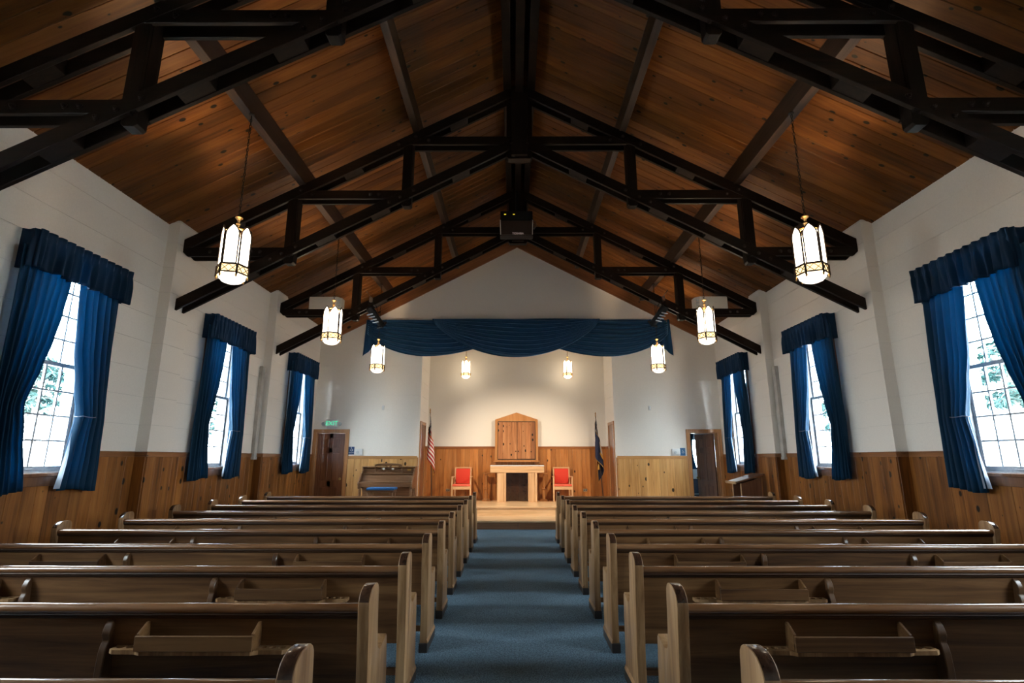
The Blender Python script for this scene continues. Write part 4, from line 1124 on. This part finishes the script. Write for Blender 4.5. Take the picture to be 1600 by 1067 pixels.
# ================================================================== PIANO AND BENCH
pi = thing('upright_piano', (-3.10, 12.62, PZ), 'brown spinet piano against the pine wainscot left of the chancel', 'piano')
PWH = 0.64
m = MB(); m.box(-PWH+0.02, PWH-0.02, 0.36, 0.62, 0.0, 0.86); obj('case', m, M['piano'], pi, bevel=0.004)
SIDE = [(0.0, 0.42), (0.02, 0.40), (0.36, 0.40), (0.60, 0.02), (0.62, 0.02), (0.62, 0.885), (0.33, 0.885), (0.30, 0.86), (0.295, 0.80), (0.25, 0.76), (0.19, 0.755), (0.14, 0.70), (0.06, 0.60), (0.02, 0.57), (-0.02, 0.56), (-0.03, 0.52)]
for x in (-PWH, PWH-0.035):
    m = MB(); m.prism(SIDE, x, x+0.035, 'X'); obj('side_panel', m, M['piano'], pi, bevel=0.005)
m = MB(); m.box(-PWH+0.035, PWH-0.035, 0.0, 0.36, 0.44, 0.535); obj('keybed', m, M['piano'], pi, bevel=0.006)
m = MB(); m.box(-PWH+0.035, PWH-0.035, 0.0, 0.17, 0.537, 0.557); obj('fall_edge', m, M['piano'], pi, bevel=0.006)
m = MB(); m.prism([(0.17, 0.54), (0.19, 0.54), (0.25, 0.72), (0.23, 0.72)], -PWH+0.035, PWH-0.035, 'X'); obj('fallboard', m, M['piano'], pi)
m = MB(); m.box(-PWH+0.035, PWH-0.035, 0.205, 0.36, 0.722, 0.745); obj('shelf', m, M['piano'], pi, bevel=0.005)
m = MB(); m.box(-PWH, PWH, 0.28, 0.63, 0.886, 0.905); obj('lid', m, M['piano'], pi, bevel=0.006)
desk = thing('music_desk', (0, 0, 0)); desk.parent = pi
m = MB()
for z in (0.747, 0.925): m.box(-0.33, 0.33, 0.262, 0.282, z, z+0.022)
for x in (-0.33, 0.31): m.box(x, x+0.02, 0.262, 0.282, 0.769, 0.925)
m.prism(arc(0, 0.935, 0.33, 0, 180, 12, 0.05), 0.262, 0.282, 'Y')
obj('desk_frame', m, M['piano'], desk)
for x in (-0.11, 0.11):
    m = MB()
    for d in (-1, 1): m.tube([(x-d*0.19, 0.272, 0.772), (x, 0.268, 0.85), (x+d*0.19, 0.272, 0.925)], 0.009, 6)
    obj('fretwork', m, M['piano'], desk)
    m = MB(); m.lathe([(0.0, -0.012), (0.028, -0.008), (0.028, 0.004), (0.0, 0.01)], 12, M=Matrix.Translation((x, 0.262, 0.85)) @ Matrix.Rotation(PI/2, 4, 'X')); obj('rosette', m, M['projtrim'], desk, smooth=True)
m = MB(); m.box(0.44, 0.53, 0.352, 0.36, 0.81, 0.845); obj('name_plate', m, M['gold'], pi)
for x in (-PWH+0.045, PWH-0.045):
    m = MB(); m.lathe([(0.028, 0.0), (0.022, 0.03), (0.03, 0.09), (0.02, 0.13), (0.032, 0.30), (0.036, 0.36), (0.03, 0.40), (0.036, 0.44)], 12, (x, 0.05, 0)); obj('leg', m, M['piano'], pi, smooth=True)
m = MB(); m.box(-0.12, 0.12, 0.34, 0.36, 0.05, 0.10); obj('pedal_board', m, M['piano'], pi)
be = thing('piano_bench', (-3.08, 12.28, PZ), 'low piano bench with a blue cushion in front of the piano', 'bench')
m = MB(); m.box(-0.30, 0.30, -0.17, 0.17, 0.35, 0.40); obj('seat', m, M['piano'], be, bevel=0.005)
m = MB(); m.box(-0.315, 0.315, -0.185, 0.185, 0.402, 0.455); obj('cushion', m, M['blueseat'], be, bevel=0.02, seg=3, smooth=True)
for x in (-0.26, 0.26):
    for y in (-0.14, 0.14):
        m = MB(); m.lathe([(0.016, 0), (0.024, 0.2), (0.028, 0.35)], 10, (x, y, 0)); obj('leg', m, M['piano'], be, smooth=True)

# ================================================================== LECTERN by the right wall
le = thing('lectern', (4.43, 11.12, 0), 'slant-topped wooden lectern with a white sheet by the right wall', 'lectern', rot=(0, 0, 0))
LW = (-0.0, 0.46)
for y0, y1, nm in ((-0.22, -0.19, 'side_panel'), (0.19, 0.22, 'side_panel')):
    m = MB(); m.prism([(0.06, 0.0), (0.46, 0.0), (0.46, 1.10), (0.06, 0.985)], y0, y1, 'Y'); p = obj(nm, m, M['lect'], le, bevel=0.003)
    m = MB(); m.box(0.045, 0.06, y0-0.003, y1+0.003, 0.0, 0.985); obj('edge_strip', m, M['lecte'], p, bevel=0.002)
m = MB(); m.box(0.43, 0.46, -0.19, 0.19, 0.0, 1.09); obj('back_panel', m, M['lect'], le)
m = MB(); m.box(0.07, 0.43, -0.19, 0.19, 0.60, 0.62); obj('shelf', m, M['lect'], le)
m = MB(); m.prism([(-0.06, 0.985), (0.53, 1.155), (0.524, 1.180), (-0.067, 1.010)], -0.26, 0.26, 'Y'); top = obj('desk_top', m, M['lect'], le, bevel=0.004)
m = MB(); m.prism([(-0.075, 0.975), (-0.055, 0.980), (-0.067, 1.028), (-0.087, 1.022)], -0.26, 0.26, 'Y'); obj('ledge', m, M['lecte'], top, bevel=0.003)
sh = MB(); sh.prism([(-0.055, 1.0155), (0.24, 1.1005), (0.2395, 1.1025), (-0.0555, 1.0175)], -0.21, 0.20, 'Y')
tag(obj('paper_sheet', sh, M['paper'], None, (4.43, 11.12, 0.0005)), 'white paper sheet lying on the slanted lectern', 'paper')

# ================================================================== THINGS ON THE FRONT WALL
ex = thing('exit_sign', (-4.66, YF-0.001, 2.33), 'white emergency exit sign with green letters and two lamp heads', 'sign')
m = MB(); m.box(-0.155, 0.155, -0.055, 0.0, -0.10, 0.10); obj('housing', m, M['plastic'], ex, bevel=0.006)
m = MB(); m.box(-0.14, 0.14, -0.058, -0.0555, -0.085, 0.085); fc = obj('face', m, M['exitw'], ex)
me = text_mesh('EXIT', 0.15, 0.001); me.materials.append(M['exitg']); t = link('lettering', me, fc, (0, -0.060, 0), (PI/2, 0, 0))
for s in (-1, 1):
    m = MB(); Mx = Matrix.Translation((s*0.20, -0.05, -0.005)) @ Matrix.Rotation(PI/2+0.3, 4, 'X') @ Matrix.Rotation(s*0.4, 4, 'Y')
    m.lathe([(0.0, -0.045), (0.03, -0.04), (0.045, 0.0), (0.05, 0.03), (0.045, 0.032), (0.035, 0.012), (0.0, 0.01)], 14, M=Mx); m.tube([(s*0.155, -0.03, 0.0), (s*0.19, -0.035, 0.0)], 0.012, 8)
    obj('lamp_head', m, M['gplastic'], ex, smooth=True)
def wheelchair(parent, z, k):
    m = MB(); y = -0.0095
    ring = [(0.004*k + 0.026*k*math.cos(a), y, z-0.016*k+0.026*k*math.sin(a)) for a in [math.radians(q) for q in range(150, 391, 20)]]
    m.tube(ring, 0.004*k, 6)
    m.lathe([(0.0, -0.002), (0.009*k, -0.002), (0.009*k, 0.002), (0.0, 0.002)], 10, M=Matrix.Translation((-0.004*k, y, z+0.046*k)) @ Matrix.Rotation(PI/2, 4, 'X'))
    m.tube([(-0.004*k, y, z+0.036*k), (0.0, y, z+0.004*k), (0.024*k, y, z+0.004*k), (0.036*k, y, z-0.03*k)], 0.0045*k, 6)
    obj('wheelchair_symbol', m, M['plastic'], parent)
s1 = thing('restroom_sign', (-4.137, YF-0.001, 1.664), 'small navy accessible restroom sign beside the closed door', 'sign')
m = MB(); m.box(-0.072, 0.072, -0.007, 0, -0.094, 0.094); obj('plate', m, M['sign'], s1, bevel=0.002); wheelchair(s1, 0.03, 1.0)
me = text_mesh('RESTROOM', 0.026, 0.0008); me.materials.append(M['plastic']); link('lettering', me, s1, (0, -0.008, -0.052), (PI/2, 0, 0))
s2 = thing('restroom_sign', (4.108, YF-0.001, 1.636), 'small blue accessible restroom sign beside the open door', 'sign')
m = MB(); m.box(-0.066, 0.066, -0.007, 0, -0.094, 0.094); obj('plate', m, M['sign2'], s2, bevel=0.002); wheelchair(s2, 0.0, 0.8)
for x, lb in ((-3.955, 'left'), (3.935, 'right')):
    r = thing('thermostat', (x, YF-0.001, 1.632), 'pale thermostat box above the pine wainscot, %s of the chancel' % lb, 'thermostat', 'wall thermostats')
    m = MB(); m.box(-0.105, 0.105, -0.035, 0, -0.075, 0.075); obj('cover', m, M['plastic'], r, bevel=0.012, seg=2, smooth=True)
    m = MB(); m.lathe([(0.0, 0), (0.034, 0), (0.032, 0.012), (0.0, 0.014)], 18, M=Matrix.Translation((-0.02, -0.035, -0.01)) @ Matrix.Rotation(PI/2, 4, 'X')); obj('dial', m, M['gplastic'], r, smooth=True)
for x, z, lb in ((-3.398, 2.728, 'left'), (3.34, 2.72, 'right')):
    r = thing('motion_sensor', (x, YF-0.001, z), 'tiny white sensor high on the front wall, %s of the chancel' % lb, 'sensor', 'wall sensors')
    m = MB(); m.box(-0.028, 0.028, -0.03, 0, -0.055, 0.055); obj('housing', m, M['plastic'], r, bevel=0.008)
    m = MB(); m.prism(arc(-0.0, -0.03, 0.022, 180, 360, 8, 0.012), -0.035, 0.02, 'Z'); obj('lens', m, M['plastic'], r, smooth=True)
for s, lb in ((-1, 'left'), (1, 'right')):
    r = thing('wire_raceway', (s*(W-0.001), 10.245, 1.46), 'grey vertical wiring duct beside the farthest %s pilaster' % lb, 'duct', 'wiring ducts')
    m = MB(); m.box(0, -s*0.07, -0.055, 0.055, 0.0, 1.80); obj('duct', m, M['raceway'], r, bevel=0.004)
    for z in (0.0, 0.85, 1.74):
        m = MB(); m.box(0, -s*0.076, -0.06, 0.06, z, z+0.05); obj('clip', m, M['raceway'], r, bevel=0.003)
m = MB(); m.prism([(-0.06, -0.05), (0.07, -0.03), (-0.02, 0.09)], 0, 0.006, 'X')
tag(obj('paper_scrap', m, M['paper'], None, (-W+0.018, 10.92, 1.43), (0, 0, 0.0)), 'white paper scrap tucked on the left wainscot near the farthest window', 'paper')

# ================================================================== ON THE TRUSSES
def speaker(label, s):
    r = thing('loudspeaker', (0, 0, 0), label, 'speaker', 'beige truss loudspeakers')
    m = MB(); m.prism([(-0.32, -0.11), (0.24, -0.11), (0.33, -0.02), (0.33, 0.14), (-0.32, 0.14), (-0.345, 0.10), (-0.345, -0.07)], 0.0, 0.26, 'Z'); obj('cabinet', m, M['beige'], r, bevel=0.008)
    m = MB(); m.box(-0.325, 0.20, -0.118, -0.109, 0.015, 0.245); g = obj('grille', m, M['grille'], r, bevel=0.006)
    m = MB(); m.box(-0.11, -0.05, -0.121, -0.118, 0.125, 0.132); obj('badge', m, M['projtrim'], g)
    m = MB(); Mx = Matrix.Rotation(-math.radians(45), 4, 'Z')
    for k in range(3):
        c = Vector((0.285, -0.065, 0.07+0.055*k)); m.box(c.x-0.03, c.x+0.03, c.y-0.036, c.y-0.03, c.z-0.015, c.z+0.015, M=None)
    obj('vents', m, M['gplastic'], r)
    m = MB(); m.tube([(-0.1, 0.05, 0.26), (-0.1, 0.05, 0.33)], 0.008, 6); obj('bracket', m, M['black'], r)
    return r
sp = speaker('beige loudspeaker resting on the left side of the farthest truss', -1); sp.location = (-4.03, 10.565, 4.520); sp.rotation_euler = (0, 0, 0)
s2p = speaker('beige loudspeaker resting on the right side of the farthest truss', 1); s2p.location = (4.03, 10.565, 4.520)
s2p.scale = (-1, 1, 1)
SPOTS = []
def stage_spot(x, label, s):
    zc = 6.368 - SL*abs(x) - 0.19
    r = thing('stage_spotlight', (x, 10.42, zc), label, 'spotlight', 'black stage spotlights')
    d = Vector((-s*0.36, 0.55, -0.52)).normalized()
    zax = d; xax = Vector((0, 0, 1)).cross(zax).normalized(); yax = zax.cross(xax)
    R = Matrix((xax, yax, zax)).transposed().to_4x4()
    Mx = Matrix.Translation((0, -0.03, -0.06)) @ R
    m = MB(); m.lathe([(0.0, -0.05), (0.05, -0.05), (0.075, -0.02), (0.085, 0.10), (0.075, 0.16), (0.068, 0.20), (0.068, 0.42), (0.0, 0.40)], 16, M=Mx)
    b = obj('body', m, M['black'], r, smooth=True, angle=50)
    m = MB(); m.box(-0.085, 0.085, -0.085, 0.085, 0.42, 0.45, M=Mx); obj('gel_frame', m, M['black'], b)
    m = MB(); m.lathe([(0.0, 0.452), (0.06, 0.452), (0.06, 0.455), (0.0, 0.462)], 14, M=Mx); obj('lens', m, M['gplastic'], b)
    for k in range(4):
        m = MB(); m.box(-0.09, 0.09, -0.088, -0.083, 0.06+0.07*k, 0.085+0.07*k, M=Mx); obj('cooling_fin', m, M['grey'], b)
    m = MB(); m.tube([Mx @ Vector((0.09, 0, 0.12)), Vector((0.06, 0, 0.08)), Vector((0, 0, 0.12)), Vector((-0.06, 0, 0.08)), Mx @ Vector((-0.09, 0, 0.12))], 0.009, 6); obj('yoke', m, M['black'], r)
    m = MB(); m.box(-0.03, 0.03, -0.03, 0.03, 0.10, 0.20); m.tube([(0, 0, 0.2), (s*0.10, -0.02, 0.33)], 0.008, 6); obj('clamp', m, M['steel'], r, bevel=0.004)
    m = MB(); m.tube([(0.0, 0.05, 0.20), (-s*0.10, 0.10, 0.02), (-s*0.14, 0.16, -0.16)], 0.006, 6); obj('cable', m, M['black'], r)
    return r, Mx, d
for x, lb, s in ((-3.06, 'black stage spotlight clamped to the left lower chord of the farthest truss', -1), (3.02, 'black stage spotlight clamped to the right lower chord of the farthest truss', 1)):
    r, Mx, d = stage_spot(x, lb, s)
    # its own beam, aimed at the altar
    ld = bpy.data.lights.new('spot_beam', 'SPOT'); ld.energy = 420; ld.color = (1.0, 0.82, 0.60); ld.spot_size = math.radians(58); ld.spot_blend = 0.9; ld.shadow_soft_size = 0.07
    lo = bpy.data.objects.new('spot_beam', ld); COL.objects.link(lo); lo.parent = r
    p = Mx @ Vector((0, 0, 0.50)); lo.location = p
    tgt = Vector((0.0, 14.0, 1.1)) - Vector(r.location) - p
    lo.rotation_euler = tgt.to_track_quat('-Z', 'Y').to_euler()

pr = thing('projector', (-0.03, 10.18, 6.0), 'dark ceiling projector hanging under the peak of the farthest truss', 'projector')
m = MB(); m.box(-0.345, 0.345, 0.0, 0.23, 0.03, 0.42); obj('body', m, M['black'], pr, bevel=0.015, seg=2, smooth=True)
m = MB(); m.box(-0.315, 0.315, -0.012, 0.004, 0.04, 0.355); f = obj('front_panel', m, M['projface'], pr, bevel=0.004)
for s in (-1, 1):
    m = MB(); m.prism([(s*0.322, 0.045), (s*0.340, 0.045), (s*0.352, 0.37), (s*0.330, 0.37)], -0.02, 0.006, 'Y'); obj('side_trim', m, M['projtrim'], pr, bevel=0.003)
m = MB(); m.box(-0.34, 0.34, -0.005, 0.235, 0.38, 0.585); obj('upper_housing', m, M['black'], pr, bevel=0.02, seg=2, smooth=True)
for x in (-0.24, -0.055):
    m = MB(); m.lathe([(0.0, -0.003), (0.016, -0.003), (0.016, 0.003), (0.0, 0.005)], 10, M=Matrix.Translation((x, -0.008, 0.50)) @ Matrix.Rotation(PI/2, 4, 'X') @ Matrix.Diagonal((1.5, 0.7, 1, 1))); obj('indicator', m, M['led'], pr)
me = text_mesh('TOSHIBA', 0.058, 0.001); me.materials.append(M['logo']); link('lettering', me, f, (0.03, -0.0135, 0.065), (PI/2, 0, 0))
m = MB(); m.tube([(0.0, 0.115, 0.585), (0.0, 0.115, 1.20)], 0.03, 10); obj('mount_pole', m, M['black'], pr, smooth=True)
m = MB(); m.tube([(0.34, 0.10, 0.42), (0.41, 0.08, 0.36), (0.42, 0.08, 0.28), (0.37, 0.09, 0.20)], 0.007, 6); m.tube([(0.34, 0.06, 0.36), (0.38, 0.05, 0.30), (0.375, 0.05, 0.23), (0.35, 0.06, 0.20)], 0.006, 6); obj('cable', m, M['grey'], pr)

# ================================================================== SIDE ROOM CONTENTS
cu = MB()
def fnc(u, v): return (5.28+0.24*u - 0.10*u*math.sin(v*PI), 0.045*math.sin(2*PI*4*u)-0.12, 2.35-1.20*v)
cu.grid(fnc, 40, 12); o = obj('curtain_panel', cu, M['curtain'], None, (0, sy1, 0), smooth=True, angle=180); o.modifiers.new('thickness', 'SOLIDIFY').thickness = 0.004
tag(o, 'blue curtain in the side room seen through the open door', 'curtain')
ch = thing('stacking_chair', (5.22, 15.2, 0), 'navy chair in the side room seen through the open door', 'chair', rot=(0, 0, 0.3))
m = MB(); m.box(-0.22, 0.22, -0.22, 0.22, 0.44, 0.48); obj('seat', m, M['navy'], ch, bevel=0.015, smooth=True)
m = MB(); m.prism([(0.20, 0.50), (0.23, 0.50), (0.27, 0.90), (0.24, 0.90)], -0.22, 0.22, 'X'); obj('backrest', m, M['navy'], ch, bevel=0.01)
for x in (-0.2, 0.2):
    for y in (-0.2, 0.2):
        m = MB(); m.tube([(x, y, 0), (x*0.95, y*0.95, 0.44)], 0.011, 8); obj('leg', m, M['grey'], ch)
    m = MB(); m.tube([(x*0.9, 0.19, 0.45), (x*0.9, 0.24, 0.75)], 0.011, 8); obj('back_post', m, M['grey'], ch)

# ================================================================== OUTSIDE
mb = MB(); mb.box(-60, 60, -30, 80, -0.6, -0.35)
tag(obj('ground', mb, M['ground']), 'pale ground outside the windows', 'ground', kind='structure')
def conifer(name, x, y, h, rad, label, seed, z0=0.6):
    rnd = random.Random(seed); r = thing(name, (x, y, -0.35), label, 'tree', 'trees outside the windows')
    m = MB(); m.tube([(0, 0, 0), (0.05, 0, h*0.5), (0, 0, h)], [0.14, 0.09, 0.02], 8); obj('trunk', m, M['bark'], r, smooth=True)
    m = MB()
    for k in range(46):
        t = rnd.random(); z = z0 + (h-z0)*t; a = rnd.uniform(0, 2*PI); L = rad*(0.55+0.9*t*(1-t)*1.8)*rnd.uniform(.7, 1.1)
        tip = Vector((L*math.cos(a), L*math.sin(a), z-0.25*L)); st = Vector((0, 0, z))
        m.tube([st, (st+tip)/2+Vector((0, 0, .06)), tip], [0.02, 0.012, 0.005], 4, 1)
        for q in range(46):
            f = rnd.uniform(.25, 1.0); c = st + (tip-st)*f
            d = Vector((rnd.uniform(-1, 1), rnd.uniform(-1, 1), rnd.uniform(-.9, .4))).normalized()*rnd.uniform(.10, .22); w = d.cross(Vector((rnd.uniform(-1, 1), rnd.uniform(-1, 1), 1))).normalized()*0.03
            m.add([c-w, c+w, c+d], ((0, 1, 2),), 0)
    obj('foliage', m, [M['leaf'], M['bark']], r)
def bare(name, x, y, h, label, seed):
    rnd = random.Random(seed); r = thing(name, (x, y, -0.35), label, 'tree', 'trees outside the windows'); m = MB()
    def br(p, d, L, rad, n):
        q = p + d*L; m.tube([p, p+d*L*.5+Vector((rnd.uniform(-.05, .05), rnd.uniform(-.05, .05), 0)), q], [rad, rad*.85, rad*.65], 5)
        if n == 0: return
        for k in range(3 if n > 1 else 4):
            dd = (d + Vector((rnd.uniform(-.8, .8), rnd.uniform(-.8, .8), rnd.uniform(-.2, .5)))).normalized(); br(q if k < 2 else p+d*L*.6, dd, L*rnd.uniform(.6, .8), rad*.6, n-1)
    br(Vector((0, 0, 0)), Vector((0.05, 0, 1)).normalized(), h*0.32, 0.09, 4)
    obj('branches', m, M['bark'], r)
conifer('conifer', -9.3, 10.05, 3.75, 0.62, 'blue-green conifer outside the nearest left window', 3, 2.75)
conifer('conifer', -9.0, 15.0, 3.7, 0.6, 'blue-green conifer outside the middle left window', 4, 2.6)
conifer('conifer', 9.2, 9.75, 4.1, 0.75, 'blue-green conifer outside the nearest right window', 5, 2.85)
conifer('conifer', 9.1, 15.2, 3.9, 0.6, 'blue-green conifer outside the middle right window', 6, 2.6)
bare('bare_tree', -8.6, 8.6, 3.6, 'leafless pale shrub low outside the nearest left window', 8)
bare('bare_tree', -12.5, 12.6, 4.6, 'leafless tree behind the conifer outside the left wall', 9)
ho = thing('house', (17.0, 17.0, -0.35), 'pale low house across the yard on the right', 'house')
m = MB(); m.box(-2.5, 3.5, -6, 6, 0, 2.5); obj('wall', m, M['siding'], ho)
m = MB(); m.prism([(-3.0, 2.45), (4.0, 2.45), (0.5, 3.9)], -6.5, 6.5, 'Y'); obj('roof', m, M['roofing'], ho)
for y in (-4, -1, 2, 4.5):
    m = MB(); m.box(-2.54, -2.48, y-0.5, y+0.5, 0.9, 2.0); w_ = obj('window', m, M['plastic'], ho)
    m = MB(); m.box(-2.56, -2.53, y-0.44, y+0.44, 0.96, 1.94); obj('pane', m, M['darkpane'], w_)
